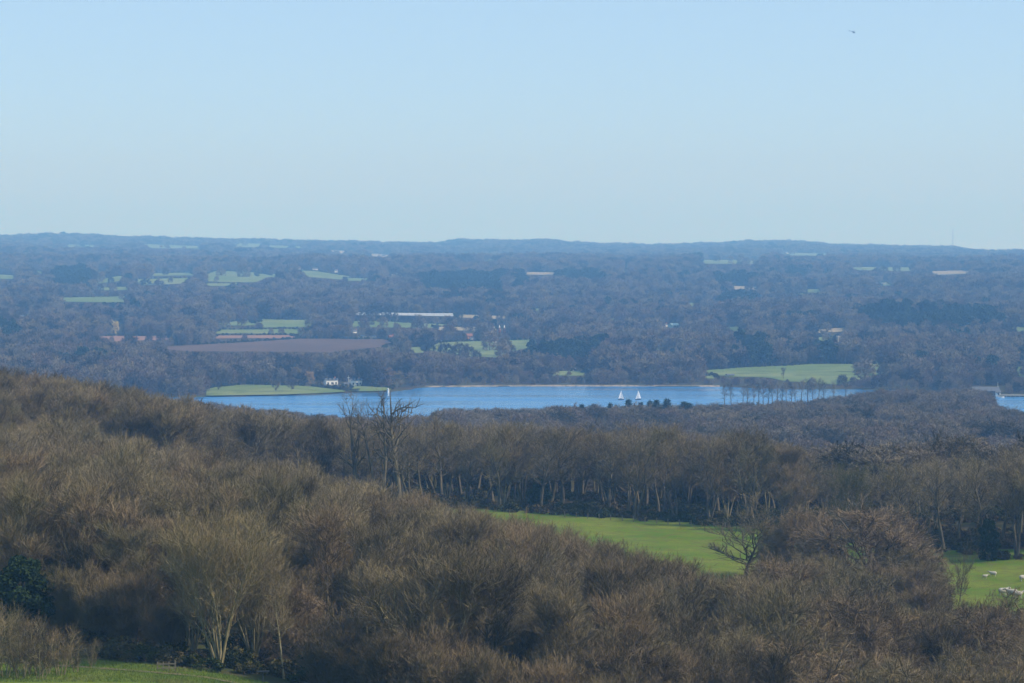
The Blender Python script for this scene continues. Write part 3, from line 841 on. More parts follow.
for i, p in enumerate(range(335, 790, 17)):     # rounded bushy trees along the near foot of the wood
    y = float(lo(p)) - 5 + rng0.uniform(-3, 3); x = at_col(p, y)
    if free(x, y): place('thicket_shrub', TH[i % 2], x, y, rng0.uniform(6.5, 9.5) / 7.0, 'bushy brown thicket along the near foot of the wood at the bottom edge', 'shrub', 'thickets at the bottom edge', sxy=rng0.uniform(.9, 1.25))
print('near trees', nA, nB, nC)
# upright shrubs on the lawn at the lower left
for i, (p, y) in enumerate([(-14, 272), (3, 275), (18, 273), (31, 276), (45, 278), (58, 276), (74, 279), (10, 280), (38, 272), (90, 284), (24, 279)]):
    place('upright_shrub', SH[i % 3], at_col(p, y), y, (1.35, 1.3, 1.05, 1.15, 1.0, .95, .85, 1.2, .9, .6, 1.1)[i],
          'thin upright bare shrub in the clump on the lawn at the lower left', 'shrub', 'shrubs on the lawn', dz=-.2)

# ------------------------------------------------------------------ far woods (uncountable): points carrying instanced crowns
def variants(kind, seeds, bk, tw_, **kw):
    return [bare_tree(s, **kw).both(kind, M[bk], M[tw_]) for s in seeds]
midv = variants('mid_tree', (301, 302, 303, 304), 'bark', 'twig_mid', upb=.1, upc=.12, H=13, R=3.8, dome=420, dr=5.2, n1=16, n2=6, n3=4, n4=10, t0=.15, a1=(75, 30), tw=(.9, .10), bl=(1.2, .08), r0=.22, sides=4, round_=.4)
farv = variants('far_tree', (311, 312, 313, 314), 'bark', 'twig_far', upb=.08, upc=.08, H=12, R=4.2, dome=170, dr=5.6, n1=12, n2=4, n3=3, n4=7, t0=.08, a1=(82, 30), tw=(1.3, .27), bl=(1.6, .18), r0=.25, sides=4, round_=.35)
farc = [evergreen(321 + i, 11, 4.0, 1500, .9, 25, 4).both('far_evergreen', M['bark'], M['conifer']) for i in range(2)]
farb = [evergreen(331 + i, 3.2, 3.0, 500, .7, 14, 4).both('far_bush', M['bark'], M['hedge']) for i in range(2)]
brv = [evergreen(341 + i, 1.5, 1.9, 900, .28, 14, 3).both('bramble_bush', M['bark'], M['bramble']) for i in range(3)]

def scatter(name, pts, rot, scl, idx, meshes, label, cat):
    col = bpy.data.collections.new(name + '_sources')
    for i, me in enumerate(meshes):
        o = bpy.data.objects.new('%s_source_%02d' % (name, i), me); col.objects.link(o)
    me = bpy.data.meshes.new(name)
    P = np.asarray(pts, dtype=np.float32); n = len(P)
    me.vertices.add(n); me.vertices.foreach_set('co', P.ravel())
    a = me.attributes.new('rz', 'FLOAT_VECTOR', 'POINT')
    R3 = np.zeros((n, 3), np.float32); R3[:, 2] = rot; a.data.foreach_set('vector', R3.ravel())
    a = me.attributes.new('sc', 'FLOAT_VECTOR', 'POINT'); a.data.foreach_set('vector', np.asarray(scl, dtype=np.float32).ravel())
    a = me.attributes.new('ix', 'INT', 'POINT'); a.data.foreach_set('value', np.asarray(idx, dtype=np.int32))
    o = link(name, me)
    ng = bpy.data.node_groups.new(name, 'GeometryNodeTree')
    ng.interface.new_socket('Geometry', in_out='INPUT', socket_type='NodeSocketGeometry')
    ng.interface.new_socket('Geometry', in_out='OUTPUT', socket_type='NodeSocketGeometry')
    gi = ng.nodes.new('NodeGroupInput'); go = ng.nodes.new('NodeGroupOutput')
    ip = ng.nodes.new('GeometryNodeInstanceOnPoints'); ci = ng.nodes.new('GeometryNodeCollectionInfo')
    ci.inputs['Collection'].default_value = col
    ci.inputs['Separate Children'].default_value = True; ci.inputs['Reset Children'].default_value = True
    def na(nm, ty):
        q = ng.nodes.new('GeometryNodeInputNamedAttribute'); q.data_type = ty; q.inputs['Name'].default_value = nm
        return q.outputs['Attribute']
    L = ng.links
    L.new(gi.outputs[0], ip.inputs['Points']); L.new(ci.outputs[0], ip.inputs['Instance'])
    ip.inputs['Pick Instance'].default_value = True
    L.new(na('ix', 'INT'), ip.inputs['Instance Index'])
    e2r = ng.nodes.new('FunctionNodeEulerToRotation'); L.new(na('rz', 'FLOAT_VECTOR'), e2r.inputs[0]); L.new(e2r.outputs[0], ip.inputs['Rotation'])
    L.new(na('sc', 'FLOAT_VECTOR'), ip.inputs['Scale']); L.new(ip.outputs[0], go.inputs[0])
    md = o.modifiers.new('scatter', 'NODES'); md.node_group = ng
    tag(o, label, cat, kind='stuff')
    return o

def noise2(x, y, s, seed=0):
    r = np.random.default_rng(seed); v = np.zeros_like(x)
    for k in range(5):
        a, b, c, d = r.uniform(.6, 1.5), r.uniform(0, 6.28), r.uniform(0, 6.28), r.uniform(0, 6.28)
        v += np.sin((x * math.cos(c) + y * math.sin(c)) / s * a * 6.28 + b + 1.3 * np.sin((x * math.cos(d) - y * math.sin(d)) / s * 4 + c))
    return v / 5
nrng = np.random.default_rng(77)
def grid(ya, yb, sp, pa=-130, pb=1160):
    w = yb * max(abs(pa - 512), abs(pb - 512)) / F
    X, Y = np.meshgrid(np.arange(-w, w, sp), np.arange(ya, yb, sp * .87))
    X[::2] += sp / 2
    X = X.ravel() + nrng.uniform(-.42, .42, X.size) * sp; Y = Y.ravel() + nrng.uniform(-.42, .42, Y.size) * sp
    p = 512 + F * X / Y
    k = (p > pa) & (p < pb) & (Y >= ya) & (Y < yb)
    return X[k], Y[k], p[k]

# the rest of the near wood, farther back than its 285 largest trees
if REST:
    q = REST; n = len(q)
    scatter('wood_behind', [(a[2], a[3], g1(a[2], a[3])) for a in q], nrng.uniform(0, 6.28, n), [(a[4] * a[7], a[4] * a[7], a[4]) for a in q], [a[1] for a in q],
            [SLT[i].both('wood_tree', M[SLB[i]], M['twig']) for i in range(6)], 'farther bare trees of the near wood merging into one brown mass', 'woodland')
# between the near treeline and the lake
X, Y, P = grid(560, 1770, 9.4)
keep = np.where(P < 200, Y > 655, Y > np.array([float(fe(q)) + 64 for q in P]))
LW = dist_poly(X, Y, LAKE_XY); IN = inside(X, Y, LAKE_XY)
keep &= ~IN & (LW > 4)
near_edge = np.interp(P, [-200, 60, 300, 700, 820, 890, 985, 1000, 1200], [1690, 1500, 1470, 1490, 1560, 1745, 1745, 1620, 1560])
keep &= Y < near_edge
Z = ground(X, Y)
hh = nrng.uniform(9.5, 15.0, len(X)) * (1 + .25 * noise2(X, Y, 110, 3))
top = project(X, Y, Z + hh)[1]
limit = np.interp(P, [-200, 0, 190, 230, 300, 340, 400, 430, 450, 520, 560, 640, 700, 760, 820, 885, 985, 995, 1030], [300, 340, 398, 404, 412, 416, 416, 413, 407, 409, 405, 404, 404, 401, 397, 389, 388.5, 404, 412])
lower = top < limit
hh = np.where(lower, hh * .72, hh); top = project(X, Y, Z + hh)[1]
keep &= top > limit - .5
keep &= ~((P > 868) & (P < 1060) & (Y > 690) & (Y < 800))
keep &= ~((P > 690) & (P < 860) & (Y > 905) & (Y < 985))
keep &= ~((P > 560) & (P < 760) & (Y > 1130) & (Y < 1230))
keep &= (noise2(X, Y, 170, 9) > -.55) & (nrng.random(len(X)) > .07)
X, Y, Z, hh = X[keep], Y[keep], Z[keep], hh[keep]
ix = nrng.integers(0, 4, len(X))
ev = (noise2(X, Y, 190, 21) > .62) & (nrng.random(len(X)) < .5); ix[ev] = 4 + nrng.integers(0, 2, ev.sum())
sxy = nrng.uniform(.95, 1.5, len(X))
s = hh / 13.0; S = np.stack([s * sxy, s * sxy, s], 1); S[ev] *= .8
scatter('lakeside_wood', np.stack([X, Y, Z], 1), nrng.uniform(0, 6.28, len(X)), S, ix, midv + farc, 'bare grey brown woodland filling the land in front of the lake', 'woodland')
print('mid', len(X))

HS = [(409.5, 340.5, 3.0, 4.2, 'white', 'slate', 'tall narrow white gabled house among trees left of the mid green field'),
      (391, 338.5, 5, 3.2, 'brick', 'tile', 'red brick house with a tiled roof at the right end of the brown field'),
      (440, 342, 3.8, 2.6, 'white', 'slate', 'small white house alone at the top edge of the mid green field'),
      (469, 338.6, 7, 4.8, 'brick', 'tile', 'red roofed farmhouse above the mid green field'),
      (472, 339.8, 3, 2.4, 'white', 'slate', 'white outhouse in front of the red roofed farmhouse'),
      (496, 343, 5, 3, 'cream', 'slate', 'grey roofed barn right of the red roofed farmhouse'),
      (503, 343.4, 4.5, 2.6, 'stone', 'slate', 'low stone barn at the right end of the farm above the green field'),
      (354.5, 333, 4, 2.8, 'white', 'slate', 'white house above the farm sheds beside the brown field'),
      (363, 337.5, 7, 2.2, 'cream', 'slate', 'long pale farm shed, left of the row above the brown field'),
      (373, 337.5, 6, 2.2, 'white', 'slate', 'long white farm shed, right of the row above the brown field'),
      (211.5, 310, 4.6, 4.2, 'white', 'slate', 'large white house among trees above the left green fields'),
      (233, 307, 3.4, 3, 'cream', 'slate', 'cream cottage second in the line of four above the left green fields'),
      (242, 305.5, 3, 2.8, 'white', 'slate', 'white cottage third in the line of four above the left green fields'),
      (251, 306.5, 2.6, 3.6, 'white', 'slate', 'narrow white cottage last in the line of four above the left green fields'),
      (53, 248.5, 2.4, 3, 'white', 'slate', 'tiny white house on the skyline wood at the far left'),
      (91, 294, 2.2, 3.2, 'white', 'slate', 'tiny white gabled house above the long field at the left'),
      (20, 317, 7, 2.6, 'cream', 'slate', 'pale farm building, left of two at the left edge'),
      (29, 316, 3, 2.6, 'cream', 'slate', 'pale farm building, right of two at the left edge'),
      (299, 270, 2.6, 2.6, 'white', 'slate', 'white house at the left end of the pale hillside field'),
      (315, 270.2, 5, 2.4, 'white', 'slate', 'long white house behind the middle of the pale hillside field'),
      (336, 272.5, 2.8, 2.8, 'white', 'slate', 'white house at the right end of the pale hillside field'),
      (387.5, 277, 2.6, 3, 'white', 'slate', 'white house, leftmost of the distant village cluster'),
      (393, 275.5, 3, 2.4, 'cream', 'slate', 'cream house in the middle of the distant village cluster'),
      (398.5, 275, 3, 2.4, 'cream', 'slate', 'pale grey roofed house at the upper right of the distant village cluster'),
      (403, 277, 3, 2.2, 'cream', 'tile', 'tile roofed house, rightmost of the distant village cluster'),
      (271, 318, 3.2, 3, 'white', 'slate', 'white house, left of two behind the green field above the brown land'),
      (285, 318, 5, 2.2, 'white', 'slate', 'long white house, right of two behind the green field above the brown land'),
      (325, 319, 5, 2.8, 'white', 'slate', 'white farmhouse right of the green field above the brown land'),
      (674, 328, 9, 4.5, 'sheet', 'sheet', 'blue green metal barn among trees right of centre'),
      (665.5, 326.5, 2.6, 2.6, 'white', 'slate', 'small white building left of the blue green barn'),
      (741, 330.5, 5, 2, 'white', 'slate', 'low white shed at the end of the small field right of centre'),
      (932, 347.5, 8, 2.4, 'slate', 'sheet', 'low dark barn in the wood right of the church tower'),
      (975, 358, 6, 2.6, 'stone', 'sheet', 'low pale roofed barn above the domed wood at the right'),
      (787, 254, 2.4, 2.4, 'white', 'slate', 'tiny white house on the far right hill'),
      (463, 248, 2.2, 2.2, 'white', 'slate', 'tiny white house on the far central hill'),
      (987, 263, 4, 2, 'white', 'slate', 'long white house on the far right ridge'),
      (1021, 265, 5, 2, 'cream', 'slate', 'pale building at the right edge of the far ridge'),
      (673, 304, 2.6, 3, 'brick', 'tile', 'pink brick house below the conifer plantation in the centre right'),
      (573, 370.5, 5, 2.4, 'white', 'slate', 'white roofed shed, left of two above the far shore'),
      (590, 371.3, 5, 2.2, 'wood', 'slate', 'dark shed, right of two above the far shore'),
      (875, 284.5, 5, 1.8, 'cream', 'slate', 'pale roofed building, left of two in the distant right wood'),
      (883.5, 284.5, 4, 1.8, 'cream', 'slate', 'pale roofed building, right of two in the distant right wood'),
      (562, 333.5, 5, 2.6, 'brick', 'tile', 'orange roofed house in the trees right of the mid green field'),
      (536, 337, 2.2, 2.6, 'white', 'slate', 'tiny white house behind the right end of the mid green field'),
      (730, 376, 7, 1.8, 'slate', 'slate', 'low dark shed at the lower edge of the large field beyond the lake')]
VIS = [(px, row, w, h_) for px, row, w, h_, *_ in HS] + [(331, 385.3, 12, 5.5), (355.5, 385.8, 11, 5.5), (346.5, 387.2, 5, 5), (338, 387, 12, 2), (348.5, 386, 1, 10), (502, 333, 9, 8), (838.5, 345, 5, 9),
       (378, 315.4, 44, 3), (417, 315.4, 24, 3), (446, 315.4, 20, 3), (116.5, 336, 10, 14), (311, 386, 9, 13), (397, 388, 12, 13), (783.5, 379, 6, 10), (626, 273, 4, 12), (64.5, 310, 3, 6), (101, 284, 9, 12), (972, 344, 3, 6), (277, 391, 12, 8), (291, 391, 12, 8), (466, 386.5, 6, 8),
       (987, 392.5, 28, 7), (1000, 394, 8, 8)]
# beyond the lake, to the skyline
CON = [[(422,277),(432,276),(500,274),(500,292),(440,294),(422,291)], [(560,273),(605,272),(603,279),(560,282)], [(860,311),(1005,311),(1000,327),(880,328),(862,320)],
       [(514,275),(527,275),(527,287),(514,287)], [(722,294),(756,294),(756,305),(720,305)], [(55,270),(90,270),(92,287),(55,287)], [(520,345),(600,345),(590,361),(530,358)],
       [(814,344),(838,344),(832,362),(814,358)], [(780,320),(790,318),(812,316),(812,322)], [(0,325),(14,327),(20,338),(0,342)], [(715,277),(752,277),(752,285),(716,285)],
       [(784,271),(808,271),(808,276),(786,276)], [(740,340),(768,345),(766,364),(745,363)], [(2,2),(3,2),(3,3)]]
allX, allY, allZ, allS, allI, allR = [], [], [], [], [], []
for ya, yb, sp, f in ((1740, 2700, 9.5, 1.0), (2700, 3900, 11.5, 1.05), (3900, 5900, 16, 1.25), (5900, 9900, 25, 1.6)):
    X, Y, P = grid(ya, yb, sp)
    Z = ground(X, Y)
    hh = nrng.uniform(7.0, 15.0, len(X)) * (1 + .42 * noise2(X * .5, Y, 110, 5)) * (1.0 if f < 1.3 else 1.02)
    k = ~inside(X, Y, LAKE_XY)
    dl = dist_poly(X, Y, LAKE_XY); k &= dl > 3
    hh = np.where((dl < 45) & (P > 400), hh * .62, hh)
    k &= (noise2(X, Y, 420, 15) + .35 * noise2(X, Y, 120, 16) > -.66) & (noise2(X * .3, Y, 60, 71) > -.74)
    px, rt = project(X, Y, Z + hh); _, rb = project(X, Y, Z)
    hw = 4.0 * f / Y * F
    k &= Z > .3
    shapes = [pts for _, pts in FIELDS] + [[(a - w_ / 2, b - h_), (a + w_ / 2, b - h_), (a + w_ / 2, b), (a - w_ / 2, b)] for a, b, w_, h_ in VIS]
    for pts in shapes:
        pr_ = np.array(pts); x0, r0 = pr_.min(0); x1, r1 = pr_.max(0)
        c = np.nonzero((px > x0 - 10) & (px < x1 + 10) & (rb > r0 - 1) & (rt < r1 + 1))[0]
        if not len(c): continue
        bad = np.zeros(len(c), bool)
        for fx in (-.6, 0, .6):
            for fr in (0, .25, .5, .75, 1.0):
                bad |= inside(px[c] + fx * hw[c], rt[c] * (1 - fr) + rb[c] * fr, pts)
        c = c[bad]
        # trees standing in front of an open field are low enough to look over
        rr = np.linspace(r0, r1, 40)
        for q in c:
            col = inside(np.full(40, px[q]), rr, pts)
            low = rr[col].max() if col.any() else r1
            if nrng.random() < ((.07 if r0 > 300 else .02) if not inside([px[q]], [rb[q]], pts)[0] else .01) and pts[0] != (150, 348) and len(pts) > 4 - (pts in [f_[1] for f_ in FIELDS]): continue
            nh = (rb[q] - low - .15) * Y[q] / F
            if nh > 2.2: hh[q] = min(hh[q], nh); rt[q] = project(X[q], Y[q], Z[q] + hh[q])[1]
            else: k[q] = False
    ix = nrng.integers(0, 4, len(X))
    con = np.zeros(len(X), bool)
    jx, jy = 7 * noise2(X, Y, 170, 81), 2.2 * noise2(X, Y, 120, 82)
    for c in CON: con |= inside(px + jx, (rt + rb) / 2 + jy, c)
    con |= (noise2(X, Y, 300, 31) > .66) & (nrng.random(len(X)) < .6)
    strip = (noise2(X * .35, Y, 90, 51) > .72) & (nrng.random(len(X)) < .75)  # rows of dark evergreens added in place of hedgerow and treeline shadows
    con |= strip
    ix[con] = 4 + nrng.integers(0, 2, con.sum())
    odd = (~con) & ((nrng.random(len(X)) < .04) | ((noise2(X * .5, Y, 130, 61) > .7) & (nrng.random(len(X)) < .6))); ix[odd] = 6
    s = hh / 12.0 * np.where(con, 1.15, 1.0); w = nrng.uniform(.85, 1.3, len(X)) * f
    S = np.stack([s * w, s * w, s], 1)
    allX.append(X[k]); allY.append(Y[k]); allZ.append(Z[k]); allS.append(S[k]); allI.append(ix[k])
# hedges along the far edges of the fields
for q in FIELD_XY:
    n = len(q)
    for i in range(n):
        a, b = q[i], q[(i + 1) % n]; L = np.hypot(*(b - a)); m = int(L / 3.0)
        if m < 2 or a[1] > 6000 or (a[1] + b[1]) / 2 < q[:, 1].mean(): continue
        t = np.linspace(0, 1, m); x = a[0] + (b[0] - a[0]) * t + nrng.normal(0, 1, m); y = a[1] + (b[1] - a[1]) * t + nrng.normal(0, 1, m)
        z = ground(x, y); allX.append(x); allY.append(y); allZ.append(z)
        s = nrng.uniform(.35, .75, m); allS.append(np.stack([s, s, s], 1)); allI.append(7 + nrng.integers(0, 2, m))
X = np.concatenate(allX); Y = np.concatenate(allY); Z = np.concatenate(allZ); S = np.concatenate(allS); I = np.concatenate(allI)
pale = bare_tree(315, H=12, R=5.2, n1=11, n2=5, n3=6, n4=5, t0=.14, a1=(75, 30), tw=(1.6, .2), bl=(2.0, .18), sides=4).both('pale_tree', M['bark_pale'], M['twig_yellow'])
scatter('far_wood', np.stack([X, Y, Z], 1), nrng.uniform(0, 6.28, len(X)), S, I, farv + farc + [pale] + farb,
        'hazy blue grey woods and hedges covering the far side of the lake up to the skyline', 'woodland')
print('far', len(X))
# undergrowth below the near woods
X, Y, P = grid(284, 660, 3.6, -80, 1110)
mead = inside(X, Y, MEADOW); lawn = inside(X, Y, LAWN)
k = ~mead & ~lawn & (noise2(X, Y, 30, 41) > -.15)
k |= mead & (np.abs(Y - np.array([float(fe(q)) for q in P])) < 2.5)
X, Y = X[k], Y[k]
s = nrng.uniform(.5, 1.2, len(X))
scatter('undergrowth', np.stack([X, Y, ground(X, Y)], 1), nrng.uniform(0, 6.28, len(X)), np.stack([s, s, s * .9], 1), nrng.integers(0, 3, len(X)), brv,
        'bramble and ivy undergrowth below the near woods', 'undergrowth')
# tussocks of rough grass where the lawn meets the wood
gr = np.random.default_rng(8); Tg = TreeMesh()
n = 70000
gx = gr.uniform(-56, -10, n); gy = gr.uniform(268, 300, n)
keep = inside(gx, gy, LAWN); gx, gy = gx[keep], gy[keep]
D = unit(gr.normal(0, .35, (len(gx), 3)) + [0, 0, 1]); Pg = np.stack([gx, gy, ground(gx, gy) + .05], 1)
Tg.blades(gr, Pg, D, gr.uniform(.12, .4, len(gx)), np.full(len(gx), .05))
M['blade'] = twig_mat('grass_blades', [(0.08, 0.14, 0.018), (0.12, 0.17, 0.03), (0.15, 0.15, 0.05)], .15)
tag(link('rough_grass', Tg.crown_mesh('rough_grass', M['blade'])), 'short green grass growing on the lawn at the lower left', 'grass', kind='stuff')

# ------------------------------------------------------------------ single far trees
def single(name, T, bk, tw_, px, row, hpx, H0, label, w=1.0, cat='tree', group=None, ymin=1600, Y=None):
    if Y is None: h = hit(px, row, ymin)
    else: h = np.array([at_col(px, Y), Y, g1(at_col(px, Y), Y)])
    s = hpx / F * h[1] / H0
    r = empty(name, tuple(h), px % 6.28, (s * w, s * w, s)); tag(r, label, cat, group)
    link('trunk', T.trunk_mesh(name + '_trunk', M[bk]), r); link('crown', T.crown_mesh(name + '_crown', M[tw_]), r)
wl = bare_tree(401, H=12, R=4.5, n1=14, n2=6, n3=6, n4=6, t0=.15, a1=(60, 30), tw=(1.2, .2), bl=(1.6, .15))
single('willow_tree', wl, 'bark_pale', 'willow', 116.5, 336, 15.5, 12, 'bright yellow tree standing beside the reddish ploughed field', .85)
single('beech_tree', wl, 'bark', 'orange', 311, 386, 15, 12, 'orange leaved tree left of the white lakeside houses', 1.1)
single('poplar_tree', wl, 'bark_pale', 'twig_yellow', 397, 388, 17, 12, 'pale olive domed tree right of the small white tower on the lake', 1.3)
single('bare_tree', bare_tree(402, H=12, R=4.5, n1=12, n2=5, n3=5, n4=4, t0=.3, tw=(1.1, .12), bl=(1.6, .12), r0=.3), 'bark', 'twig_far', 783.5, 379, 12, 12, 'dark single tree standing in front of the large green field beyond the lake', 1.0)
single('bare_tree', wl, 'bark', 'twig_far', 276, 392, 13, 12, 'bare tree on the green lake spit, left of the pair', 1.1)
single('bare_tree', wl, 'bark', 'twig_far', 291, 391.5, 14, 12, 'bare tree on the green lake spit, right of the pair', 1.1)
single('bare_tree', wl, 'bark', 'twig_far', 219, 391, 10, 12, 'bare tree at the left tip of the green lake spit', .8)
single('pale_tree', wl, 'bark_pale', 'twig_yellow', 466, 386.5, 9, 12, 'small pale tree at the far waterline of the lake', .8)
single('orange_bush', wl, 'bark', 'orange', 493, 385.5, 5, 12, 'low orange bush on the far lake shore', 1.3, 'bush')
single('fir_tree', conifer(403, 14, 2.8, 900, .5, 1.4), 'bark', 'conifer', 626, 273, 12, 14, 'dark tall conifer standing above the distant wood in the centre', .55, ymin=3000)
single('fir_tree', conifer(404, 14, 2.8, 900, .5, 1.4), 'bark', 'conifer', 64.5, 310, 8, 14, 'dark pointed conifer below the long field at the left', .9)
single('fir_tree', conifer(405, 14, 2.8, 900, .5, 1.4), 'bark', 'conifer', 972, 344, 7, 14, 'dark pointed conifer in the wood beyond the right end of the lake', .7)
single('round_tree', wl, 'bark_pale', 'twig_yellow', 101, 284, 13, 12, 'pale round tree beside the dark wood on the distant left', 1.1)
# conifers pricking up above the near shore
cn = [conifer(410 + i, 14, 2.8, 1400, .3, 1.2) for i in range(2)]
cnm = [(c.trunk_mesh('shore_conifer_trunk', M['bark']), c.crown_mesh('shore_conifer_crown', M['conifer'])) for c in cn]
for i, (p, top, w) in enumerate([(582, 406, 1), (610, 405, 1), (616, 407, .9), (628, 401, 1), (641, 404, 1), (651, 402.5, 1), (657, 401.5, 1.1), (667, 400.5, 1.2), (684, 403.5, 1.6), (688, 405, 1.5), (556, 408, .8), (722, 407, 1)]):
    Yc = 1330 + (i % 3) * 20; w *= 1.35; x = at_col(p, Yc); zt = CAMZ - (top - 2.5 - HZ) / F * Yc; gz = g1(x, Yc); s = (zt - gz) / 14.0
    r = empty('conifer_tree', (x, Yc, gz), i, (s * w, s * w, s))
    tag(r, 'dark pointed conifer rising from the wood against the near edge of the lake', 'tree', 'conifers on the near lake edge')
    link('trunk', cnm[i % 2][0], r); link('crown', cnm[i % 2][1], r)
# row of slim trees whose trunks cross the water at the right
pol = [bare_tree(420 + i, H=16, R=2.0, n1=12, n2=4, n3=4, n4=3, t0=.55, a1=(40, 20), tw=(.9, .07), bl=(1.2, .08), r0=.36, wob=.05) for i in range(3)]
polm = [(c.trunk_mesh('slim_tree_trunk', M['bark']), c.crown_mesh('slim_tree_crown', M['twig_far'])) for c in pol]
pr2 = random.Random(3)
pxs = [725, 732, 743, 749, 754, 759, 764, 768, 773, 777, 782, 787, 791, 796, 802, 808, 814, 819, 825, 834, 846]
for i, p in enumerate(pxs):
    Yc = 1600 + pr2.uniform(-12, 12) + max(0, (p - 780)) * .8; x = at_col(p, Yc); h_ = pr2.uniform(16, 19); gz = max(g1(x, Yc), -.3)
    r = empty('slim_tree', (x, Yc, gz), i * 1.7, h_ / 16.0)
    tag(r, 'slim bare tree in the row whose trunks stand against the right part of the lake', 'tree', 'row of slim trees by the lake')
    link('trunk', polm[i % 3][0], r); link('crown', polm[i % 3][1], r)
# dark hedge of the spit
def hedge(pts, h, w, label, seed=1):
    r = np.random.default_rng(seed); T = TreeMesh(); P = []
    for (a, b) in zip(pts[:-1], pts[1:]):
        L = math.hypot(b[0] - a[0], b[1] - a[1]); n = int(L * 60); t = r.uniform(0, 1, n)
        x = a[0] + (b[0] - a[0]) * t + r.normal(0, w / 2.5, n); y = a[1] + (b[1] - a[1]) * t + r.normal(0, w / 2.5, n)
        P.append(np.stack([x, y, ground(x, y) + r.uniform(0, 1, n) ** .8 * h * (.8 + .3 * np.sin(x / 3))], 1))
    T.leaves(r, np.concatenate(P), .45)
    tag(link('hedge', T.crown_mesh('hedge', M['hedge'])), label, 'hedge')
hp = [hit(p, r_, 1600)[:2] for p, r_ in ((318, 387.3), (332, 389), (345, 390.5), (358, 391.6))]
hedge(hp, 3.0, 2.0, 'dark hedge running down the green spit in front of the white lakeside houses')

# ------------------------------------------------------------------ buildings
def house(px, row, wpx, hpx, label, wall='white', roof='slate', name='house', cat='house', group=None, rz=0.0, depth=7.0, windows=0, chimney=True, ymin=1600, Y=None, floors=1, er=.6):
    if Y is None:
        h = hit(px, row, ymin)
        if h is None: return
    else: x = at_col(px, Y); h = np.array([x, Y, g1(x, Y)])
    m = h[1] / F; W = wpx * m; H = hpx * m
    TAKEN.append((h[0], h[1], W))
    r = empty(name, tuple(h), rz); tag(r, label, cat, group)
    eave = H * er; d = min(depth, max(W * .8, 3))
    mb = MB().box(-W/2, W/2, -d/2, d/2, -1.0, eave)
    mb.v += [(-W/2, -d/2, eave), (-W/2, d/2, eave), (-W/2, 0, H), (W/2, -d/2, eave), (W/2, d/2, eave), (W/2, 0, H)]
    k = len(mb.v) - 6; mb.f += [(k, k+2, k+1), (k+3, k+4, k+5)]
    mb.build('wall', M[wall], r)
    rf = MB().gable(-W/2, W/2, -d/2, d/2, eave + .05, H + .05, .35, .2).build('roof', M[roof], r)
    if chimney: MB().box(W*.28, W*.28 + .9, -.45, .45, H - .6, H + 1.3).build('chimney', M['brick'], rf)
    if windows:
        for fl in range(floors):
            z0 = .9 + fl * 2.6
            for i in range(windows):
                xx = -W/2 + W * (i + .5) / windows
                wnd = MB().box(xx - .5, xx + .5, -d/2 - .05, -d/2 - .003, z0, z0 + 1.2).build('window', M['glass'], r)
                MB().box(xx - .62, xx + .62, -d/2 - .12, -d/2 - .06, z0 - .12, z0 - .01).build('sill', M['white'], wnd)
        MB().box(W*.08 - .45, W*.08 + .45, -d/2 - .06, -d/2 - .003, 0, 2.0).build('door', M['dark'], r)
    return r
house(331, 385.3, 12, 6.6, 'long white two storey house, left of the pair by the lake', rz=.3, er=.84, windows=3, floors=2, depth=7)
house(355.5, 385.8, 11, 6.8, 'white house with dark windows, right of the pair by the lake', rz=.35, er=.8, windows=3, floors=2, depth=7)
house(346.5, 387.2, 4.5, 4.6, 'small white gabled building between the two lakeside houses', windows=1, chimney=False)
# low cream wall and mast between the houses
h = hit(337, 386.7, 1600); r = MB().box(-6, 4.5, -.25, .25, -.4, 1.3).build('garden_wall', M['cream']); r.location = h; tag(r, 'low cream wall in front of the left white lakeside house', 'wall')
h = hit(348.5, 386, 1600); r = empty('flagpole', tuple(h)); tag(r, 'thin white flagpole rising between the lakeside houses', 'flagpole')
MB().tube((0, 0, 0), (0, 0, 6.8), .14, .08).build('pole', M['white'], r); MB().box(-.9, .9, -.08, .08, 5.2, 5.45).build('crossarm', M['white'], r)
# draw-off tower in the lake
Yt = 1800; r = empty('lake_tower', (at_col(388, Yt), Yt, -1.0), 0, (.75, .75, .82)); tag(r, 'small white tower with a walkway standing in the lake off the green spit', 'tower')
MB().tube((0, 0, 0), (0, 0, 3.9), .85, .85, 12).build('shaft', M['white'], r)
MB().tube((0, 0, 3.9), (0, 0, 4.15), 1.15, 1.15, 12).build('platform', M['stone'], r)
MB().tube((0, 0, 4.15), (0, 0, 4.9), .75, .6, 12).build('turret', M['white'], r)
b = MB().box(-5.5, -.8, -.4, .4, 1.6, 1.8)
for x in (-4.8, -2.6): b.box(x - .1, x + .1, -.1, .1, -.2, 1.6)
w_ = b.build('walkway', M['stone'], r)
b = MB()
for i in range(6): b.box(-5.4 + i * .9, -5.34 + i * .9, -.38, -.32, 1.8, 2.8)
b.box(-5.4, -.85, -.38, -.32, 2.78, 2.84); b.build('railing', M['steel'], w_)
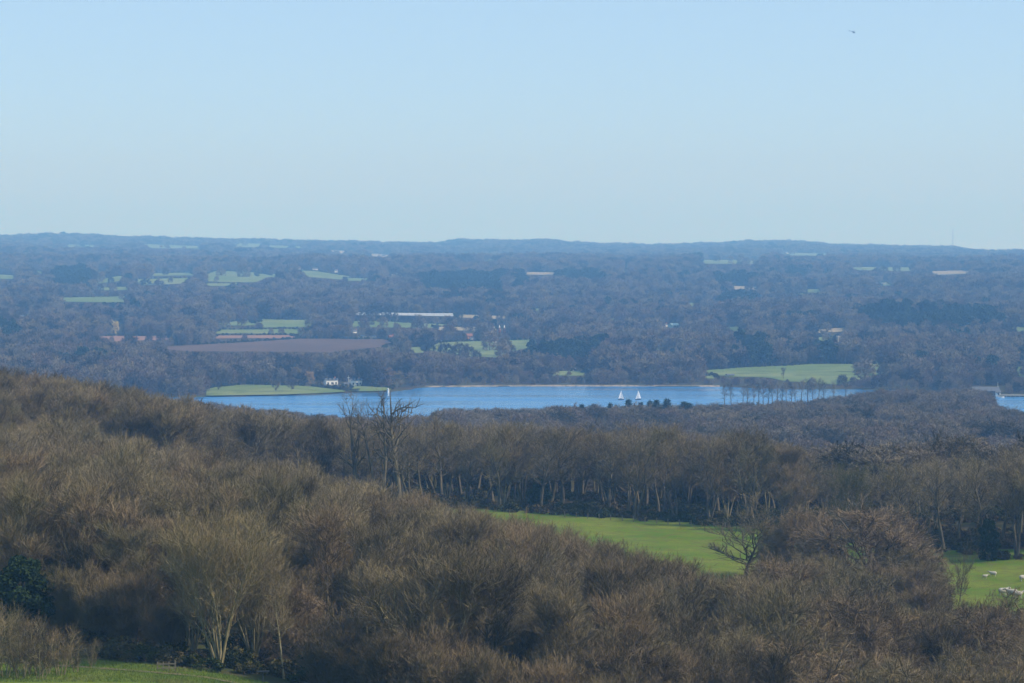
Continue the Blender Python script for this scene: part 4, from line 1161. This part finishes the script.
# lodge and jetty at the right end of the lake
house(986, 392.5, 26, 9, 'long dark roofed lodge at the right end of the lake', 'slate', 'slate', name='lodge', Y=1775, depth=9, chimney=False, windows=4)
house(998.5, 394, 4.6, 4.6, 'small white gabled building beside the dark lodge at the right end of the lake', 'white', 'slate', name='boathouse', Y=1768, depth=5, chimney=False, windows=1)
h = (at_col(998.5, 1780), 1780.0, g1(at_col(998.5, 1780), 1780)); r = empty('mast', h); tag(r, 'thin pale mast above the small white building at the right end of the lake', 'mast')
MB().tube((0, 0, 0), (0, 0, 7.5), .12, .07).build('pole', M['white'], r)
Yj = 1761; b = MB().box(at_col(1000.5, Yj), at_col(1060, Yj), Yj - 2, Yj + 1.5, 0.7, 1.25)
for p in np.arange(1002, 1060, 4.5): b.box(at_col(p, Yj) - .15, at_col(p, Yj) + .15, Yj - 1.9, Yj - 1.6, -1.5, .7)
tag(b.build('jetty', M['stone']), 'pale concrete jetty along the water at the right edge', 'jetty')
r = empty('moored_boat', (at_col(1002, 1752), 1752, .0)); tag(r, 'small white boat moored below the jetty near the white building', 'boat')
def hull(L, W, H, mat, par):
    prof = []
    v = []; f = []; n = 9
    for i in range(n):
        t = i / (n - 1); w = W / 2 * (math.sin(math.pi * min(1, t * .62 + .36)) ** .8 if t < .999 else .05); x = -L/2 + L * t; sh = H * (.85 + .3 * t * t)
        w = max(w, .03)
        v += [(x, -w, sh), (x, -w * .75, -.05), (x, 0, -.15), (x, w * .75, -.05), (x, w, sh)]
    for i in range(n - 1):
        for j in range(4):
            a = i * 5 + j; f.append((a, a + 5, a + 6, a + 1))
        f.append((i*5 + 4, i*5 + 9, i*5 + 5, i*5))
    f.append((0, 1, 2, 3, 4)); k = (n - 1) * 5; f.append((k + 4, k + 3, k + 2, k + 1, k))
    mb = MB(); mb.v = v; mb.f = f
    return mb.build('hull', mat, par)
hull(3.6, 1.5, .6, M['white'], r); MB().box(-.2, .2, -.6, .6, .45, .62).build('thwart', M['wood'], r)
# sailing dinghies
def dinghy(px, row, label, rz, lean):
    Yd = CAMZ / (row - HZ) * F
    r = empty('sailing_boat', (at_col(px, Yd), Yd, 0.05), rz, .77); tag(r, label, 'sailing boat', 'sailing boats on the lake'); r.rotation_euler[0] = lean
    hull(4.8, 1.6, .55, M['dark'], r)
    MB().tube((.7, 0, .3), (.35, 0, 7.4), .06, .04, 6).build('mast', M['steel'], r)
    MB().tube((.6, 0, 1.1), (-2.1, .25, 1.15), .05, .04, 6).build('boom', M['steel'], r)
    b = MB()
    n = 8
    for s in (0, .02):
        for i in range(n + 1):
            t = i / n; x0 = .6 - .25 * t; wv = 2.7 * (1 - t) ** .75 + .12
            for j in range(4):
                u = j / 3; b.v.append((x0 - wv * u, s + .28 * math.sin(u * 2.6) * (1 - t * .6), 1.2 + 6.1 * t - .1 * u))
    for s in range(2):
        for i in range(n):
            for j in range(3):
                a = s * (n + 1) * 4 + i * 4 + j; b.f.append((a, a + 1, a + 5, a + 4))
    b.build('mainsail', M['sail'], r, True)
    MB().poly([(2.3, 0, .6), (.75, .25, .9), (.48, 0, 5.6)]).poly([(2.3, .02, .6), (.48, .02, 5.6), (.75, .27, .9)]).build('jib', M['sail'], r)
    p = MB().tube((-.8, -.35, .4), (-.7, -.5, 1.15), .28, .22, 8).tube((-.7, -.5, 1.15), (-.68, -.5, 1.45), .12, .11, 8)
    q = p.build('crew', M['dark'], r)
dinghy(621.3, 400, 'white sailed dinghy, left of the two boats on the lake', .35, .06)
dinghy(638.3, 400, 'white sailed dinghy, right of the two boats on the lake', 3.45, -.05)
for px, row, l in ((492, 409, 'small white buoy near the trees at the near side of the lake'),):
    Yb = CAMZ / (row - HZ) * F
# scattered houses of the far countryside
for px, row, w, hgt, wl_, rf_, lab in HS:
    house(px, row, w, hgt, lab, wl_, rf_, rz=.25 + ((px * 7) % 5) * .12, depth=8, windows=2 if hgt > 3 else 0, chimney=(w < 7 and hgt > 2.5))
# two oast kilns with white cowls
for px, lab in ((499.5, 'round brick oast kiln with a white cowl, left of two above the mid farm'), (504.3, 'round brick oast kiln with a white cowl, right of two above the mid farm')):
    h = hit(px, 333, 1600); m = h[1] / F
    r = empty('oast_kiln', tuple(h)); tag(r, lab, 'oast kiln', 'oast kilns at the mid farm')
    MB().tube((0, 0, -.5), (0, 0, 4.4 * m * .6), 1.5 * m, 1.5 * m, 14).build('wall', M['brick'], r)
    MB().tube((0, 0, 4.4 * m * .6), (0, 0, 5.4 * m), 1.65 * m, .4 * m, 14).build('roof', M['tile'], r)
    MB().tube((0, 0, 5.4 * m), (0, .4, 7.9 * m), .75 * m, .2 * m, 10).build('cowl', M['white'], r)
# church tower
h = hit(838.5, 345, 1600); m = h[1] / F; r = empty('church_tower', tuple(h), .5); tag(r, 'dark stone church tower with one pale lit side above the large green field', 'church tower')
MB().box(-1.7 * m, 1.7 * m, -1.7 * m, 1.7 * m, -1, 8.5 * m).build('shaft', M['stone'], r)
b = MB()
for sx in (-1, 1):
    for sy in (-1, 1): b.box(sx * 1.35 * m - .35 * m, sx * 1.35 * m + .35 * m, sy * 1.35 * m - .35 * m, sy * 1.35 * m + .35 * m, 8.503 * m, 9.3 * m)
b.build('battlement', M['stone'], r)
MB().box(-.5 * m, .5 * m, -1.74 * m, -1.703 * m, 5.6 * m, 7.2 * m).build('belfry_opening', M['dark'], r)
MB().box(-5.5 * m, -1.703 * m, -1.5 * m, 1.5 * m, -1, 3 * m).build('nave', M['stone'], r)
MB().gable(-5.5 * m, -1.9 * m, -1.5 * m, 1.5 * m, 3.05 * m, 4.6 * m, .1, .2).build('nave_roof', M['tile'], r)
# long polytunnels
h = hit(408, 315.2, 1600); m = h[1] / F; r = empty('polytunnel', tuple(h), .02); tag(r, 'very long white polytunnel stretched across the middle distance above the fields', 'polytunnel')
b = MB(); n = 10; L2 = 45 * m
for x in (-L2, L2):
    for i in range(n + 1):
        a = math.pi * i / n; b.v.append((x, -2.6 * math.cos(a), 1.9 * math.sin(a)))
b.f = [(i, i + 1, n + 2 + i, n + 1 + i) for i in range(n)]
b.build('cover', M['plastic'], r, True)
b = MB()
for k in range(15): 
    x = -L2 + 2 * L2 * k / 14
    for i in range(n):
        a = math.pi * i / n; a2 = math.pi * (i + 1) / n
        b.tube((x, -2.65 * math.cos(a), 1.95 * math.sin(a)), (x, -2.65 * math.cos(a2), 1.95 * math.sin(a2)), .05, .05, 4, False)
b.build('hoop_frame', M['steel'], r)
# transmitter mast on the skyline
x = at_col(952.5, 9000); r = empty('radio_mast', (x, 9000, g1(x, 9000))); tag(r, 'thin lattice radio mast on the skyline at the far right', 'mast')
b = MB(); zz = 66.0
for a in range(3):
    t = a * 2.09; b.tube((1.3 * math.cos(t), 1.3 * math.sin(t), 0), (.9 * math.cos(t), .9 * math.sin(t), zz), .28, .22, 5)
for k in range(22):
    z0 = zz * k / 22
    for a in range(3):
        t = a * 2.09; t2 = t + 2.09; b.tube((1.2 * math.cos(t), 1.2 * math.sin(t), z0), (1.2 * math.cos(t2), 1.2 * math.sin(t2), z0 + 3), .12, .12, 4)
b.build('lattice', M['steel'], r); MB().tube((0, 0, zz), (0, 0, zz + 9), .3, .15, 6).build('antenna', M['steel'], r)

# ------------------------------------------------------------------ helicopter
dd = world_dir(853.5, 32); t = 3800 / dd[1]
r = empty('helicopter', (dd[0] * t, 3800, CAMZ + dd[2] * t), -.15); tag(r, 'small dark helicopter flying in the open sky at the upper right', 'helicopter'); r.rotation_euler[1] = .12; r.scale = (.85, .85, .85)
b = MB()
secs = [(-1.6, .35, .6), (-1.0, .9, 1.15), (0, 1.05, 1.35), (1.2, .95, 1.2), (2.3, .6, .8), (2.9, .15, .25)]
for x, w, hh_ in secs:
    for i in range(10):
        a = 6.283 * i / 10; b.v.append((x, w * math.cos(a), hh_ * math.sin(a) - (.2 if x > 2 else 0)))
for i in range(len(secs) - 1):
    for j in range(10): b.f.append((i*10 + j, i*10 + (j+1) % 10, i*10 + 10 + (j+1) % 10, i*10 + 10 + j))
b.f += [tuple(reversed(range(10))), tuple(range(50, 60))]
b.build('fuselage', M['heli'], r, True)
MB().tube((-1.4, 0, .5), (-7.0, 0, .9), .42, .16, 8).build('tail_boom', M['heli'], r)
MB().box(-7.3, -6.4, -.06, .06, .5, 2.1).build('tail_fin', M['heli'], r)
MB().box(-7.0, -6.9, .1, .16, .2, 1.7).build('tail_rotor', M['heli'], r)
MB().tube((0, 0, 1.3), (0, 0, 1.9), .18, .12, 6).build('rotor_mast', M['steel'], r)
b = MB().box(-5.2, 5.2, -.14, .14, 1.85, 1.92).box(-.14, .14, -5.2, -.15, 1.853, 1.917).box(-.14, .14, .15, 5.2, 1.853, 1.917); b.build('rotor_blades', M['heli'], r)
for s in (-1, 1): MB().tube((-1.5, s * 1.0, -1.7), (2.2, s * 1.0, -1.7), .07, .07, 6).tube((-.8, s * .7, -1.1), (-.8, s * 1.0, -1.7), .05, .05, 5).tube((1.2, s * .7, -1.1), (1.2, s * 1.0, -1.7), .05, .05, 5).build('skid', M['heli'], r)

# ------------------------------------------------------------------ things on the near grass
h = hit(168, 672); r = empty('wooden_fence', tuple(h), .12); tag(r, 'short grey wooden fence at the edge of the lawn grass below the thickets', 'fence')
for x in (-1.0, -.45, .1, .7): MB().box(x - .06, x + .06, -.06, .06, -.3, 1.0 + (.15 if x > .5 else 0)).build('post', M['wood'], r)
for z in (.35, .75): MB().box(-1.1, .8, -.09, -.062, z, z + .1).build('rail', M['wood'], r)
h = hit(263, 684); r = empty('signpost', tuple(h), .1); tag(r, 'dark post with a flat top board standing on the lawn at the bottom', 'signpost')
MB().tube((0, 0, -.3), (0, 0, 1.15), .07, .07, 8).build('post', M['dark'], r); MB().box(-.62, .62, -.2, .2, 1.15, 1.25).build('board', M['dark'], r)
# fence posts along the far edge of the meadow
for i, p in enumerate(np.arange(565, 735, 11.5)):
    Yf = float(fe(p)) - 5.2; x = at_col(p, Yf); r = MB().box(-.07, .07, -.07, .07, -.3, 1.15).build('fence_post', M['wood']); r.location = (x, Yf, g1(x, Yf)); r.rotation_euler[1] = (i % 3 - 1) * .04
    tag(r, 'thin wooden fence post along the far edge of the green meadow', 'fence post', 'fence posts behind the meadow')
# sheep on the right hand pasture
def sheep(px, row, rz, s, label):
    h = hit(px, row, 380); r = empty('sheep', tuple(h), rz, s); tag(r, label, 'sheep', 'sheep on the right hand pasture')
    me = bpy.data.meshes.new('body'); b = MB(); secs = [(-.62, .10, .12, .72), (-.5, .24, .26, .70), (-.2, .31, .32, .68), (.15, .30, .31, .68), (.42, .24, .28, .72), (.55, .14, .18, .82), (.68, .11, .13, .92), (.78, .10, .11, .98), (.95, .08, .08, .93), (1.05, .04, .05, .88)]
    for x, w, hh_, zc in secs:
        for i in range(10):
            a = 6.283 * i / 10; b.v.append((x, w * math.cos(a), zc + hh_ * math.sin(a)))
    n = len(secs)
    for i in range(n - 1):
        for j in range(10): b.f.append((i*10 + j, i*10 + (j+1) % 10, i*10 + 10 + (j+1) % 10, i*10 + 10 + j))
    b.f += [tuple(reversed(range(10))), tuple(range((n-1)*10, n*10))]
    for lx in (-.42, .33):
        for ly in (-.15, .15): b.tube((lx, ly, .6), (lx + .03, ly, .3), .08, .045, 6).tube((lx + .03, ly, .3), (lx, ly, 0), .045, .035, 6)
    b.tube((.8, .08, 1.04), (.76, .22, 1.02), .045, .015, 5).tube((.8, -.08, 1.04), (.76, -.22, 1.02), .045, .015, 5)
    o = b.build('body', M['wool'], r, True)
sheep(985, 579, .2, .7, 'white sheep grazing, left of the upper pair on the right hand pasture')
sheep(993, 577, 2.9, .9, 'white sheep standing, right of the upper pair on the right hand pasture')
sheep(1003, 596, .3, 1.25, 'white sheep, leftmost of three at the lower edge of the right hand pasture')
sheep(1012, 598, 2.8, 1.35, 'white sheep in the middle of three at the lower edge of the right hand pasture')
sheep(1018, 599, .1, 1.2, 'white sheep, rightmost of three at the lower edge of the right hand pasture')
sheep(1023, 582, .5, 1.1, 'white sheep cut off by the right edge of the picture')

# ------------------------------------------------------------------ air
b = MB().box(-12000, 12000, -330, 42000, -16, 420)
m = bpy.data.materials.new('air_haze'); m.use_nodes = True; nt = m.node_tree
for nd in list(nt.nodes):
    if nd.type == 'BSDF_PRINCIPLED': nt.nodes.remove(nd)
v = nt.nodes.new('ShaderNodeVolumePrincipled'); v.inputs['Color'].default_value = HAZE_COLOR + (1,); v.inputs['Density'].default_value = HAZE_DENSITY
v.inputs['Anisotropy'].default_value = 0.0; v.inputs['Absorption Color'].default_value = (0.74, 0.72, 1, 1)
nt.links.new(v.outputs[0], nt.nodes['Material Output'].inputs['Volume'])
tag(b.build('haze', m), 'pale blue haze over the whole valley', 'haze', kind='stuff')
